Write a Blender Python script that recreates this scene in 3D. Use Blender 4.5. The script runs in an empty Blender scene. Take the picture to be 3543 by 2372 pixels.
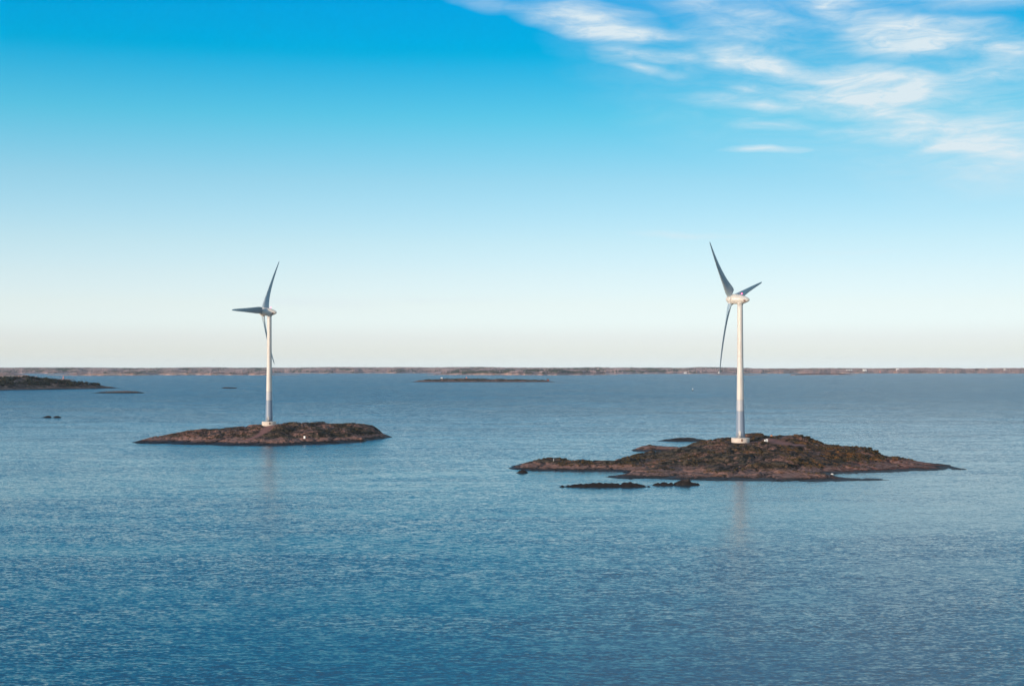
import bpy, math, random
import numpy as np
from mathutils import Vector, Matrix

R = math.radians
scn = bpy.context.scene
COL = scn.collection

# ------------------------------------------------------------------ camera, world, sun
F = 4900.0            # focal length in photo pixels (photo 3543 x 2372)
CX, CY, YH = 1771.5, 1186.0, 1272.0
HC = 42.0             # camera height above the sea
PITCH = math.atan((YH - CY) / F)

cam_d = bpy.data.cameras.new('camera')
cam_d.sensor_width = 36.0
cam_d.lens = F / 3543.0 * 36.0
cam_d.clip_start = 1.0
cam_d.clip_end = 60000.0
cam = bpy.data.objects.new('camera', cam_d)
COL.objects.link(cam)
cam.location = (0, 0, HC)
cam.rotation_euler = (math.pi / 2 + PITCH, 0, 0)
scn.camera = cam

SUN_AZ, SUN_EL = 226.0, 9.0      # clockwise from +Y (view direction)
world = bpy.data.worlds.new('World')
scn.world = world
world.use_nodes = True


def world_nodes():
    nt = world.node_tree
    N, L = nt.nodes, nt.links
    N.clear()

    def n(t, **kw):
        x = N.new(t)
        for k, v in kw.items():
            setattr(x, k, v)
        return x

    def math_(op, a, b=None, c=None, clamp=False):
        x = n('ShaderNodeMath', operation=op)
        x.use_clamp = clamp
        for i, q in enumerate((a, b, c)):
            if q is None:
                continue
            if isinstance(q, (int, float)):
                x.inputs[i].default_value = q
            else:
                L.new(q, x.inputs[i])
        return x.outputs[0]
    sky = n('ShaderNodeTexSky', sky_type='NISHITA', sun_disc=False)
    sky.sun_elevation = R(SUN_EL)
    sky.sun_rotation = R(SUN_AZ)
    sky.air_density, sky.dust_density, sky.ozone_density = 1.0, 0.3, 3.0
    tc = n('ShaderNodeTexCoord')
    sep = n('ShaderNodeSeparateXYZ')
    L.new(tc.outputs['Generated'], sep.inputs[0])
    az = math_('ARCTAN2', sep.outputs[0], sep.outputs[1])
    el = math_('ARCSINE', sep.outputs[2])
    # clearer, deeper blue air with height: a tint of the physical sky by elevation
    ramp = n('ShaderNodeValToRGB')
    L.new(math_('MULTIPLY', el, 1.0 / R(60), clamp=True), ramp.inputs[0])
    e = ramp.color_ramp.elements
    stops = SKY_TINT
    e[0].position, e[0].color = stops[0][0] / 60, stops[0][1] + (1,)
    e[1].position, e[1].color = stops[-1][0] / 60, stops[-1][1] + (1,)
    for d, c in stops[1:-1]:
        q = e.new(d / 60)
        q.color = c + (1,)
    tint = n('ShaderNodeMix', data_type='RGBA', blend_type='MULTIPLY')
    tint.inputs[0].default_value = 1
    L.new(sky.outputs[0], tint.inputs[6])
    L.new(ramp.outputs[0], tint.inputs[7])
    bal = n('ShaderNodeMapRange')
    L.new(az, bal.inputs[0])
    bal.inputs[1].default_value, bal.inputs[2].default_value = -.5, .6
    bal.inputs[3].default_value, bal.inputs[4].default_value = 1.12, .69
    even = n('ShaderNodeVectorMath', operation='SCALE')
    L.new(tint.outputs[2], even.inputs[0])
    L.new(bal.outputs[0], even.inputs['Scale'])
    # ---- thin clouds, in azimuth / elevation
    comb = n('ShaderNodeCombineXYZ')
    L.new(az, comb.inputs[0])
    L.new(el, comb.inputs[1])
    w1 = n('ShaderNodeTexNoise')
    w1.inputs['Scale'].default_value = 1
    w1.inputs['Detail'].default_value = 4
    mw = n('ShaderNodeMapping')
    mw.inputs['Scale'].default_value = (11, 26, 1)
    L.new(comb.outputs[0], mw.inputs[0])
    L.new(mw.outputs[0], w1.inputs[0])
    wv = n('ShaderNodeVectorMath', operation='MULTIPLY_ADD')
    L.new(w1.outputs['Color'], wv.inputs[0])
    wv.inputs[1].default_value = (.05, .014, 0)
    wv.inputs[2].default_value = (-.025, -.007, 0)
    wadd = n('ShaderNodeVectorMath', operation='ADD')
    L.new(comb.outputs[0], wadd.inputs[0])
    L.new(wv.outputs[0], wadd.inputs[1])
    total = None
    for (px, py, rx, ry, ang, s) in CLOUDS:
        m = n('ShaderNodeMapping', vector_type='TEXTURE')
        u, v = (px * 1.5128 - CX) / F, (YH - py * 1.5128) / F
        m.inputs['Location'].default_value = (math.atan(u), math.atan(v), 0)
        m.inputs['Rotation'].default_value = (0, 0, R(ang))
        m.inputs['Scale'].default_value = (rx * 1.25 * 1.5128 / F, ry * 1.4 * 1.5128 / F, 1)
        L.new(wadd.outputs[0], m.inputs[0])
        g = n('ShaderNodeTexGradient', gradient_type='SPHERICAL')
        L.new(m.outputs[0], g.inputs[0])
        q = math_('MULTIPLY', g.outputs['Fac'], s)
        total = q if total is None else math_('ADD', total, q)
    # wispy cover higher up, over the right part of the view and beyond
    hi = n('ShaderNodeMapRange', interpolation_type='SMOOTHSTEP')
    L.new(el, hi.inputs[0])
    hi.inputs[1].default_value, hi.inputs[2].default_value = R(13.5), R(24)
    side = n('ShaderNodeMapRange', interpolation_type='SMOOTHSTEP')
    L.new(az, side.inputs[0])
    side.inputs[1].default_value, side.inputs[2].default_value = -.25, .35
    side.inputs[3].default_value, side.inputs[4].default_value = .22, 1.35
    total = math_('ADD', total, math_('MULTIPLY', hi.outputs[0], side.outputs[0]))
    nz = n('ShaderNodeTexNoise')
    nz.inputs['Scale'].default_value = 1
    nz.inputs['Detail'].default_value = 7
    nz.inputs['Roughness'].default_value = .55
    nz.inputs['Distortion'].default_value = .4
    m2 = n('ShaderNodeMapping')
    m2.inputs['Rotation'].default_value = (0, 0, R(7))
    m2.inputs['Scale'].default_value = (13, 60, 1)
    L.new(wadd.outputs[0], m2.inputs[0])
    L.new(m2.outputs[0], nz.inputs[0])
    nn = n('ShaderNodeMapRange')
    L.new(nz.outputs[0], nn.inputs[0])
    nn.inputs[1].default_value, nn.inputs[2].default_value = .3, .7
    nn.inputs[3].default_value, nn.inputs[4].default_value = .4, 1.3
    nf = n('ShaderNodeTexNoise')
    nf.inputs['Scale'].default_value = 1
    nf.inputs['Detail'].default_value = 8
    nf.inputs['Roughness'].default_value = .68
    nf.inputs['Distortion'].default_value = .8
    m3 = n('ShaderNodeMapping')
    m3.inputs['Rotation'].default_value = (0, 0, R(9))
    m3.inputs['Scale'].default_value = (30, 130, 1)
    L.new(wadd.outputs[0], m3.inputs[0])
    L.new(m3.outputs[0], nf.inputs[0])
    n2_ = n('ShaderNodeMapRange')
    L.new(nf.outputs[0], n2_.inputs[0])
    n2_.inputs[1].default_value, n2_.inputs[2].default_value = .34, .66
    n2_.inputs[3].default_value, n2_.inputs[4].default_value = .66, 1.34
    fac = math_('MULTIPLY', math_('MULTIPLY', total, nn.outputs[0]), n2_.outputs[0])
    sm = n('ShaderNodeMapRange')
    L.new(fac, sm.inputs[0])
    sm.inputs[1].default_value, sm.inputs[2].default_value = .02, 1.75
    sm.inputs[3].default_value, sm.inputs[4].default_value = 0, .95
    mix = n('ShaderNodeMix', data_type='RGBA')
    L.new(sm.outputs[0], mix.inputs[0])
    L.new(even.outputs[0], mix.inputs[6])
    mix.inputs[7].default_value = (4.9, 5.6, 5.95, 1)
    bg = n('ShaderNodeBackground')
    bg.inputs[1].default_value = SKY_STRENGTH
    L.new(mix.outputs[2], bg.inputs[0])
    out = n('ShaderNodeOutputWorld')
    L.new(bg.outputs[0], out.inputs[0])


SKY_STRENGTH = 0.15
SKY_TINT = [(0.0, (1.745, 2.163, 3.785)), (0.6, (1.549, 1.709, 2.704)), (1.2, (1.552, 1.598, 2.46)), (1.8, (1.649, 1.65, 2.35)), (2.5, (1.709, 1.582, 2.036)), (3.7, (1.698, 1.535, 1.786)), (5.0, (1.596, 1.509, 1.618)), (7.5, (1.189, 1.44, 1.459)), (10.0, (0.499, 1.403, 1.406)), (12.5, (0.0, 1.215, 1.409)), (16.0, (0.001, 1.112, 1.582)), (22, (0.04, 1.265, 1.792)), (32, (0.28, 1.188, 1.478)), (60.0, (0.45, 1.0, 1.15))]
# (x, y, rx, ry, angle, strength) of each cloud streak, listed in units of the 2342-wide view
CLOUDS = [
    (2300, 395, 170, 60, -6, .6), (2330, 330, 120, 40, 8, .5),
    (1343, 47, 148, 34, -8, 1.90),
    (1409, 82, 126, 20, -4, 1.00),
    (1140, 11, 88, 15, -8, 0.60),
    (1513, 83, 71, 14, -2, 0.60),
    (1650, 33, 148, 41, -10, 0.60),
    (1639, 82, 99, 30, -4, 0.55),
    (1787, 52, 115, 12, -8, 0.50),
    (1551, 11, 71, 15, 0, 0.40),
    (2017, 71, 132, 44, -18, 1.20),
    (2017, 123, 104, 26, -10, 1.15),
    (2182, 118, 197, 34, -6, 1.15),
    (2319, 148, 88, 23, -5, 0.85),
    (1913, 27, 104, 23, -10, 0.85),
    (2237, 14, 186, 38, -4, 1.50),
    (1990, 8, 148, 19, 0, 0.75),
    (2154, 77, 132, 12, -4, 0.45),
    (1485, 132, 104, 15, -6, 0.95),
    (1469, 159, 93, 12, -14, 0.65),
    (1716, 148, 137, 27, -8, 1.35),
    (1842, 181, 126, 21, -14, 1.05),
    (1688, 206, 44, 7, 0, 0.50),
    (2034, 206, 148, 26, -8, 1.25),
    (2001, 241, 170, 21, -4, 1.72),
    (2154, 236, 126, 18, -6, 0.55),
    (1661, 236, 115, 15, -4, 0.75),
    (1798, 252, 115, 12, -6, 0.83),
    (1765, 291, 88, 11, 0, 0.68),
    (2012, 274, 159, 13, -3, 0.83),
    (2143, 299, 148, 21, -6, 1.27),
    (2001, 318, 126, 18, -3, 0.90),
    (2100, 337, 93, 12, 0, 0.68),
    (2264, 335, 159, 15, 10, 0.98),
    (2198, 356, 71, 13, 4, 0.90),
    (2297, 378, 115, 30, -10, 1.05),
    (2281, 203, 115, 18, 3, 0.50),
    (2264, 178, 104, 9, 0, 0.40),
    (1749, 345, 77, 8, 0, 1.50),
    (1584, 535, 148, 8, -1, 0.80),
    (1946, 587, 143, 5, -2, 0.35),
    (1880, 181, 548, 181, -10, 0.60),
    (2264, 329, 285, 165, 0, 0.42),
    (690, 694, 190, 12, -3, 0.95),
    (1000, 690, 200, 9, 0, 0.40),
]
world_nodes()

sun_d = bpy.data.lights.new('sun', 'SUN')
sun_d.energy = 4.4
sun_d.angle = R(0.53)
sun_d.color = (1.0, .75, .54)
sun = bpy.data.objects.new('sun', sun_d)
COL.objects.link(sun)
sv = Vector((math.sin(R(SUN_AZ)) * math.cos(R(SUN_EL)), math.cos(R(SUN_AZ)) * math.cos(R(SUN_EL)), math.sin(R(SUN_EL))))
sun.rotation_euler = sv.to_track_quat('Z', 'Y').to_euler()
sun.location = sv * 500

scn.view_settings.view_transform = 'Standard'
scn.view_settings.look = 'None'
scn.view_settings.exposure = 0.0
scn.view_settings.gamma = 1.0
scn.cycles.max_bounces = 6
scn.cycles.volume_bounces = 0


# ------------------------------------------------------------------ helpers
def ray(px, py):
    u, v = (px - CX) / F, (CY - py) / F
    c, s = math.cos(PITCH), math.sin(PITCH)
    y = c - v * s
    return u / y, (s + v * c) / y          # dx/dY, dz/dY


def at(px, py, Y):
    a, b = ray(px, py)
    return (a * Y, Y, HC + b * Y)


def sea(px, py):
    a, b = ray(px, py)
    Y = -HC / b
    return (a * Y, Y, 0.0)


def hsh(ix, iy, seed):
    h = (ix * 374761393 + iy * 668265263 + seed * 974634777) & 0x7fffffff
    h = ((h ^ (h >> 13)) * 1274126177) & 0x7fffffff
    return ((h ^ (h >> 16)) & 0xffffff) / float(0xffffff)


def vnoise(x, y, seed=0):
    x0, y0 = np.floor(x).astype(np.int64), np.floor(y).astype(np.int64)
    fx, fy = x - x0, y - y0
    fx = fx * fx * fx * (fx * (fx * 6 - 15) + 10)
    fy = fy * fy * fy * (fy * (fy * 6 - 15) + 10)
    a, b = hsh(x0, y0, seed), hsh(x0 + 1, y0, seed)
    c, d = hsh(x0, y0 + 1, seed), hsh(x0 + 1, y0 + 1, seed)
    return (a * (1 - fx) + b * fx) * (1 - fy) + (c * (1 - fx) + d * fx) * fy


def fbm(x, y, seed=0, octv=4, gain=.5):
    s, a, t = 0, 1, 0
    for i in range(octv):
        s = s + a * vnoise(x * 2 ** i + 17.3 * i, y * 2 ** i - 9.1 * i, seed + i)
        t += a
        a *= gain
    return s / t


def cells(x, y, seed=0):
    """distance to the nearest and second nearest jittered point, and the cell's random value"""
    x0, y0 = np.floor(x).astype(np.int64), np.floor(y).astype(np.int64)
    d1 = np.full(x.shape, 9.0)
    d2 = np.full(x.shape, 9.0)
    v1 = np.zeros(x.shape)
    for i in (-1, 0, 1):
        for j in (-1, 0, 1):
            cx, cy = x0 + i, y0 + j
            qx, qy = cx + hsh(cx, cy, seed), cy + hsh(cx, cy, seed + 7)
            d = np.hypot(x - qx, y - qy)
            v = hsh(cx, cy, seed + 13)
            near = d < d1
            d2 = np.where(near, d1, np.minimum(d2, d))
            v1 = np.where(near, v, v1)
            d1 = np.where(near, d, d1)
    return d1, d2, v1


def mesh_obj(name, verts, faces, mat, parent=None, smooth=True, loc=(0, 0, 0)):
    me = bpy.data.meshes.new(name)
    verts = np.asarray(verts, dtype=np.float32)
    if isinstance(faces, np.ndarray):
        k = faces.shape[1]
        me.vertices.add(len(verts))
        me.vertices.foreach_set('co', verts.ravel())
        me.loops.add(faces.size)
        me.loops.foreach_set('vertex_index', faces.astype(np.int32).ravel())
        me.polygons.add(len(faces))
        me.polygons.foreach_set('loop_start', np.arange(0, faces.size, k, dtype=np.int32))
        me.update(calc_edges=True)
    else:
        me.from_pydata([tuple(map(float, v)) for v in verts], [], faces)
        me.update()
    if smooth:
        me.polygons.foreach_set('use_smooth', np.ones(len(me.polygons), dtype=bool))
    for m in (mat if isinstance(mat, (list, tuple)) else [mat]):
        me.materials.append(m)
    o = bpy.data.objects.new(name, me)
    o.location = loc
    COL.objects.link(o)
    if parent is not None:
        o.parent = parent
    return o


def tag(o, label=None, cat=None, group=None, kind=None):
    for k, v in (('label', label), ('category', cat), ('group', group), ('kind', kind)):
        if v:
            o[k] = v
    return o


def empty(name, loc, rz=0.0):
    o = bpy.data.objects.new(name, None)
    o.location = loc
    o.rotation_euler = (0, 0, rz)
    o.empty_display_size = .5
    COL.objects.link(o)
    return o


class MB:
    def __init__(self):
        self.v, self.f = [], []

    def box(self, c, s, rz=0.0, taper=1.0):
        b = len(self.v)
        cs, sn = math.cos(rz), math.sin(rz)
        for dz in (-.5, .5):
            t = taper if dz > 0 else 1
            for dx, dy in ((-.5, -.5), (.5, -.5), (.5, .5), (-.5, .5)):
                x, y = dx * s[0] * t, dy * s[1] * t
                self.v.append((c[0] + x * cs - y * sn, c[1] + x * sn + y * cs, c[2] + dz * s[2]))
        self.f += [tuple(b + i for i in q) for q in
                   ((3, 2, 1, 0), (4, 5, 6, 7), (0, 1, 5, 4), (1, 2, 6, 5), (2, 3, 7, 6), (3, 0, 4, 7))]
        return self

    def gable(self, c, L_, W_, z0, h, rz=0.0, over=.3):
        """ridged roof prism, ridge along local x"""
        b = len(self.v)
        cs, sn = math.cos(rz), math.sin(rz)
        for x, y, z in ((-.5, -.5, 0), (.5, -.5, 0), (.5, .5, 0), (-.5, .5, 0), (-.5, 0, 1), (.5, 0, 1)):
            X, Y = x * (L_ + over), y * (W_ + over)
            self.v.append((c[0] + X * cs - Y * sn, c[1] + X * sn + Y * cs, z0 + z * h))
        self.f += [tuple(b + i for i in q) for q in ((3, 2, 1, 0), (0, 1, 5, 4), (2, 3, 4, 5), (1, 2, 5), (3, 0, 4))]
        return self

    def lathe(self, prof, seg=32, c=(0, 0, 0), axis='z', cap=True):
        b = len(self.v)
        for r, z in prof:
            for i in range(seg):
                a = 2 * math.pi * i / seg
                p = (r * math.cos(a), r * math.sin(a), z) if axis == 'z' else (r * math.cos(a), z, r * math.sin(a))
                self.v.append(tuple(p[k] + c[k] for k in range(3)))
        for j in range(len(prof) - 1):
            for i in range(seg):
                q = (b + j * seg + i, b + j * seg + (i + 1) % seg, b + (j + 1) * seg + (i + 1) % seg, b + (j + 1) * seg + i)
                self.f.append(q if axis == 'z' else q[::-1])
        if cap:
            lo, hi = tuple(b + i for i in range(seg)), tuple(b + (len(prof) - 1) * seg + i for i in range(seg))
            self.f += [lo[::-1], hi] if axis == 'z' else [lo, hi[::-1]]
        return self

    def tube(self, p0, p1, r0, r1=None, seg=8):
        r1 = r0 if r1 is None else r1
        p0, p1 = Vector(p0), Vector(p1)
        q = (p1 - p0).to_track_quat('Z', 'Y')
        b = len(self.v)
        for p, r in ((p0, r0), (p1, r1)):
            for i in range(seg):
                a = 2 * math.pi * i / seg
                self.v.append(tuple(p + q @ Vector((r * math.cos(a), r * math.sin(a), 0))))
        for i in range(seg):
            self.f.append((b + i, b + (i + 1) % seg, b + seg + (i + 1) % seg, b + seg + i))
        self.f += [tuple(b + i for i in range(seg))[::-1], tuple(b + seg + i for i in range(seg))]
        return self

    def rock(self, c, s, seed=0, n=2):
        import bmesh
        bm = bmesh.new()
        bmesh.ops.create_icosphere(bm, subdivisions=n, radius=1)
        rn = random.Random(seed)
        off = [(rn.uniform(0, 9), rn.uniform(.75, 1.15)) for _ in range(7)]
        b = len(self.v)
        for v in bm.verts:
            p = v.co.copy()
            k = 1 + .16 * math.sin(p.x * 2.3 + off[0][0]) + .13 * math.sin(p.y * 3.1 + off[1][0]) + .1 * math.sin(p.z * 4 + off[2][0] + p.x)
            k += rn.uniform(-.09, .09)
            self.v.append((c[0] + p.x * k * s[0], c[1] + p.y * k * s[1], c[2] + p.z * k * s[2]))
        self.f += [tuple(b + v.index for v in f.verts) for f in bm.faces]
        bm.free()
        return self

    def build(self, name, mat, parent=None, smooth=False, loc=(0, 0, 0)):
        return mesh_obj(name, self.v, self.f, mat, parent, smooth, loc)


# ------------------------------------------------------------------ materials
def mat_base(name):
    m = bpy.data.materials.new(name)
    m.use_nodes = True
    nt = m.node_tree
    return m, nt, nt.nodes['Principled BSDF']


class NB:
    """tiny node-building helper"""
    def __init__(self, nt):
        self.nt, self.N, self.L = nt, nt.nodes, nt.links

    def geo(self):
        return self.N.new('ShaderNodeNewGeometry')

    def put(self, sock, v):
        if isinstance(v, (int, float)):
            sock.default_value = v
        elif isinstance(v, tuple):
            sock.default_value = v if len(v) == len(sock.default_value) else v + (1,)
        else:
            self.L.new(v, sock)

    def m(self, op, a, b=None, c=None, clamp=False):
        x = self.N.new('ShaderNodeMath')
        x.operation, x.use_clamp = op, clamp
        for i, q in enumerate((a, b, c)):
            if q is not None:
                self.put(x.inputs[i], q)
        return x.outputs[0]

    def vm(self, op, a, b=None, c=None):
        x = self.N.new('ShaderNodeVectorMath')
        x.operation = op
        for i, q in enumerate((a, b, c)):
            if q is not None:
                self.put(x.inputs[i], q)
        return x.outputs[0]

    def noise(self, vec, scale=1.0, detail=4, rough=.5, dist=0.0, out=0, stretch=None, rot=None):
        if stretch or rot:
            mp = self.N.new('ShaderNodeMapping')
            mp.inputs['Scale'].default_value = stretch or (1, 1, 1)
            if rot:
                mp.inputs['Rotation'].default_value = rot
            self.L.new(vec, mp.inputs[0])
            vec = mp.outputs[0]
        x = self.N.new('ShaderNodeTexNoise')
        x.inputs['Scale'].default_value = scale
        x.inputs['Detail'].default_value = detail
        x.inputs['Roughness'].default_value = rough
        x.inputs['Distortion'].default_value = dist
        self.L.new(vec, x.inputs[0])
        return x.outputs[out]

    def rng(self, v, a, b, c=0.0, d=1.0, smooth=True):
        x = self.N.new('ShaderNodeMapRange')
        x.interpolation_type = 'SMOOTHSTEP' if smooth else 'LINEAR'
        self.put(x.inputs[0], v)
        for i, q in enumerate((a, b, c, d)):
            self.put(x.inputs[i + 1], q)
        return x.outputs[0]

    def mix(self, f, a, b, blend='MIX'):
        x = self.N.new('ShaderNodeMix')
        x.data_type, x.blend_type = 'RGBA', blend
        self.put(x.inputs[0], f)
        self.put(x.inputs[6], a)
        self.put(x.inputs[7], b)
        return x.outputs[2]

    def bump(self, h, strength=.5, dist=1.0):
        x = self.N.new('ShaderNodeBump')
        x.inputs['Strength'].default_value = strength
        x.inputs['Distance'].default_value = dist
        self.L.new(h, x.inputs['Height'])
        return x.outputs[0]


def plain(name, col, rough=.5, var=.12, scale=2.0, metal=0.0):
    m, nt, b = mat_base(name)
    k = NB(nt)
    g = k.geo()
    n_ = k.noise(g.outputs['Position'], scale, 4)
    c = k.mix(k.rng(n_, .3, .7), tuple(x * (1 - var) for x in col), tuple(min(1, x * (1 + var)) for x in col))
    k.put(b.inputs['Base Color'], c)
    b.inputs['Roughness'].default_value = rough
    b.inputs['Metallic'].default_value = metal
    return m


def water_material():
    m, nt, b = mat_base('sea_water')
    k = NB(nt)
    P = k.geo().outputs['Position']
    c = .5
    # wind ripples, wavelets and a low swell as independent slope fields (x slope, y slope)
    a1 = k.noise(P, 1, 2, .55, 0, 1, stretch=(.46, 1.2, 1), rot=(0, 0, R(8)))
    a2 = k.noise(P, 1, 2, .5, 0, 1, stretch=(.07, .15, 1), rot=(0, 0, R(-10)))
    a3 = k.noise(P, 1, 1, .5, 0, 1, stretch=(1.4, 3.2, 1), rot=(0, 0, R(-4)))
    # gusts and slicks: patches of rougher and calmer water
    g1 = k.noise(P, 1, 3, .5, .6, 0, stretch=(.0042, .014, 1), rot=(0, 0, R(5)))
    g2 = k.noise(P, 1, 3, .55, .3, 0, stretch=(.018, .05, 1), rot=(0, 0, R(-6)))
    gust = k.rng(k.m('ADD', k.m('MULTIPLY', g1, .55), k.m('MULTIPLY', g2, .45)), .38, .62, .62, 1.25)
    sy = k.N.new('ShaderNodeSeparateXYZ')
    k.L.new(P, sy.inputs[0])
    gust = k.m('MULTIPLY', gust, k.rng(sy.outputs[1], 520, 1500, 1.0, 2.7))     # the open sound is rougher than the lee
    s = k.vm('MULTIPLY', k.vm('SUBTRACT', a1, (c, c, c)), (W_A1 * 1.15, W_A1, 0.0))
    s2 = k.vm('MULTIPLY', k.vm('SUBTRACT', a2, (c, c, c)), (W_A2 * .6, W_A2, 0.0))
    s3 = k.vm('MULTIPLY', k.vm('SUBTRACT', a3, (c, c, c)), (W_A3 * 1.9, W_A3, 0.0))
    s = k.vm('ADD', k.vm('ADD', s, s2), s3)
    s = k.vm('MINIMUM', k.vm('ADD', s, (0, -W_BIAS, 0)), (9.0, .03, 9.0))     # backs of the ripples are low and hidden
    sc = k.N.new('ShaderNodeVectorMath')
    sc.operation = 'SCALE'
    k.L.new(s, sc.inputs[0])
    k.L.new(gust, sc.inputs['Scale'])
    lee = k.vm('MULTIPLY', k.vm('SUBTRACT', P, (120, 480, 0)), (1 / 190, 1 / 120, 0))
    ln = k.N.new('ShaderNodeVectorMath')
    ln.operation = 'LENGTH'
    k.L.new(lee, ln.inputs[0])
    gust = k.m('MULTIPLY', gust, k.rng(k.m('ADD', ln.outputs['Value'], k.m('MULTIPLY', k.m('SUBTRACT', g2, .5), 1.6)), .35, 1.3, .66, 1.0))
    sc2 = k.N.new('ShaderNodeVectorMath')
    sc2.operation = 'SCALE'
    k.L.new(s, sc2.inputs[0])
    k.L.new(gust, sc2.inputs['Scale'])
    sc = sc2
    far = k.N.new('ShaderNodeCombineXYZ')        # steeper wind sea, running towards the camera, in the open sound
    k.L.new(k.rng(sy.outputs[1], 450, 2200, 0.0, -.10), far.inputs[1])
    far.inputs[2].default_value = 1
    nrm = k.vm('NORMALIZE', k.vm('ADD', sc.outputs[0], far.outputs[0]))
    k.L.new(nrm, b.inputs['Normal'])
    b.inputs['Base Color'].default_value = W_COL
    b.inputs['Roughness'].default_value = .13
    b.inputs['IOR'].default_value = 1.333
    return m


W_A1, W_A2, W_A3, W_BIAS = .34, .08, .34, .035
W_COL = (.022, .062, .086, 1)


def rock_material(name, hue=1.0, veg=.5, dark=0.0, lichen=.5, fine=1.0, heath=None, tone=1.0):
    m, nt, b = mat_base(name)
    k = NB(nt)
    g = k.geo()
    P = g.outputs['Position']
    sp = k.N.new('ShaderNodeSeparateXYZ')
    k.L.new(P, sp.inputs[0])
    z = sp.outputs[2]
    sn = k.N.new('ShaderNodeSeparateXYZ')
    k.L.new(g.outputs['Normal'], sn.inputs[0])
    n1 = k.noise(P, .12 * fine, 5, .6, .4)
    n2 = k.noise(P, .55 * fine, 5, .6, .3)
    n3 = k.noise(P, 2.2 * fine, 3, .6)
    rockc = k.mix(k.rng(n1, .44, .56), (.24 * hue, .135, .10), (.070, .048, .042))
    rockc = k.mix(k.rng(n2, .50, .66), rockc, (.34 * hue, .22, .175))
    rockc = k.mix(k.rng(n3, .50, .62, 0, .75), rockc, (.022, .018, .018))
    rockc = k.mix(1.0, rockc, (tone, tone, tone), 'MULTIPLY')
    # lichen
    l1 = k.noise(P, .2 * fine, 6, .7, .6)
    rockc = k.mix(k.rng(l1, .60 - .1 * lichen, .70, 0, .8 * min(1, lichen * 1.6)), rockc, (.20, .080, .012))
    # heather and grass in the hollows and on the flats
    v1 = k.noise(P, .085 * fine, 6, .62, .5)
    v2 = k.noise(P, .26 * fine, 5, .62, .4, stretch=(1, .8, 1))
    vegc = k.mix(k.rng(n3, .35, .65), (.060, .043, .027), (.115, .082, .055))
    if heath:
        hx = k.rng(k.m('ADD', sp.outputs[0], k.m('MULTIPLY', k.m('SUBTRACT', n1, .5), 160.0)), heath[0], heath[1])
        vegc = k.mix(hx, vegc, k.mix(k.rng(n2, .4, .62), (.12, .048, .020), (.26, .105, .020)))
        low = k.rng(k.m('ADD', z, k.m('MULTIPLY', k.m('SUBTRACT', n2, .5), 3.0)), 1.6, 3.4, 1, 0)
        rockc = k.mix(k.m('MULTIPLY', low, hx), rockc, k.mix(n3, (.10, .036, .026), (.16, .06, .045)))
    vegc = k.mix(k.rng(v2, .52, .56), vegc, (.012, .011, .007))
    flat = k.rng(sn.outputs[2], .45, .75)
    hgt = k.rng(z, 1.2, 2.6)
    vm = k.m('MULTIPLY', k.m('MULTIPLY', k.rng(v1, .62 - .3 * veg, .68 - .3 * veg), flat), hgt)
    colr = k.mix(vm, rockc, vegc)
    # rock joints, with the dark shade of crevices painted into the colour
    def joints(sc_, w_, warp):
        vo_ = k.N.new('ShaderNodeTexVoronoi')
        vo_.feature = 'DISTANCE_TO_EDGE'
        vo_.inputs['Scale'].default_value = 1
        mp_ = k.N.new('ShaderNodeMapping')
        mp_.inputs['Rotation'].default_value = (0, 0, R(-22))
        mp_.inputs['Scale'].default_value = (sc_, sc_ * 1.7, sc_ * .3)
        off = k.vm('MULTIPLY', k.noise(P, .25 * fine, 3, .6, 0, 1), (warp, warp, 0))
        k.L.new(k.vm('ADD', P, off), mp_.inputs[0])
        k.L.new(mp_.outputs[0], vo_.inputs[0])
        return k.rng(k.m('SUBTRACT', vo_.outputs['Distance'], k.m('MULTIPLY', k.m('SUBTRACT', n2, .5), .12)), w_ * .4, w_, 1, 0)
    jn = k.m('MAXIMUM', joints(.085 * fine, .075, 9.0), k.m('MULTIPLY', joints(.21 * fine, .07, 5.0), .6))
    colr = k.mix(k.m('MULTIPLY', jn, .88), colr, (.013, .012, .009))
    # pale washed rock just above the algae
    zz = k.m('ADD', z, k.m('MULTIPLY', k.m('SUBTRACT', n1, .5), 1.6))
    wash = k.m('MULTIPLY', k.rng(zz, .8 + dark * 1.3, 1.1 + dark * 1.4), k.rng(zz, 1.7 + dark * 1.4, 2.6 + dark * 1.5, 1, 0))
    colr = k.mix(k.m('MULTIPLY', wash, k.rng(n2, .38, .55)), colr, (.24 * tone * hue, .15 * tone, .12 * tone))
    # gravel (mesh attribute)
    at_ = k.N.new('ShaderNodeAttribute')
    at_.attribute_name = 'gravel'
    grav = k.mix(k.rng(n3, .35, .65), (.19, .088, .075), (.24, .115, .10))
    colr = k.mix(at_.outputs['Fac'], colr, grav)
    # wet, algae covered band near the water line
    wet = k.rng(k.m('ADD', z, k.m('MULTIPLY', k.m('SUBTRACT', n1, .5), 1.6)), .45 + dark, .8 + dark * 1.4)
    colr = k.mix(wet, (.014, .010, .009), colr)
    k.put(b.inputs['Base Color'], colr)
    k.put(b.inputs['Roughness'], k.rng(wet, 0, 1, .55, .92))
    b.inputs['Specular IOR Level'].default_value = .25
    k.put(b.inputs['Normal'], k.bump(k.m('ADD', n3, k.m('MULTIPLY', n2, 2.0)), .4, .3 / fine))
    return m


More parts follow.
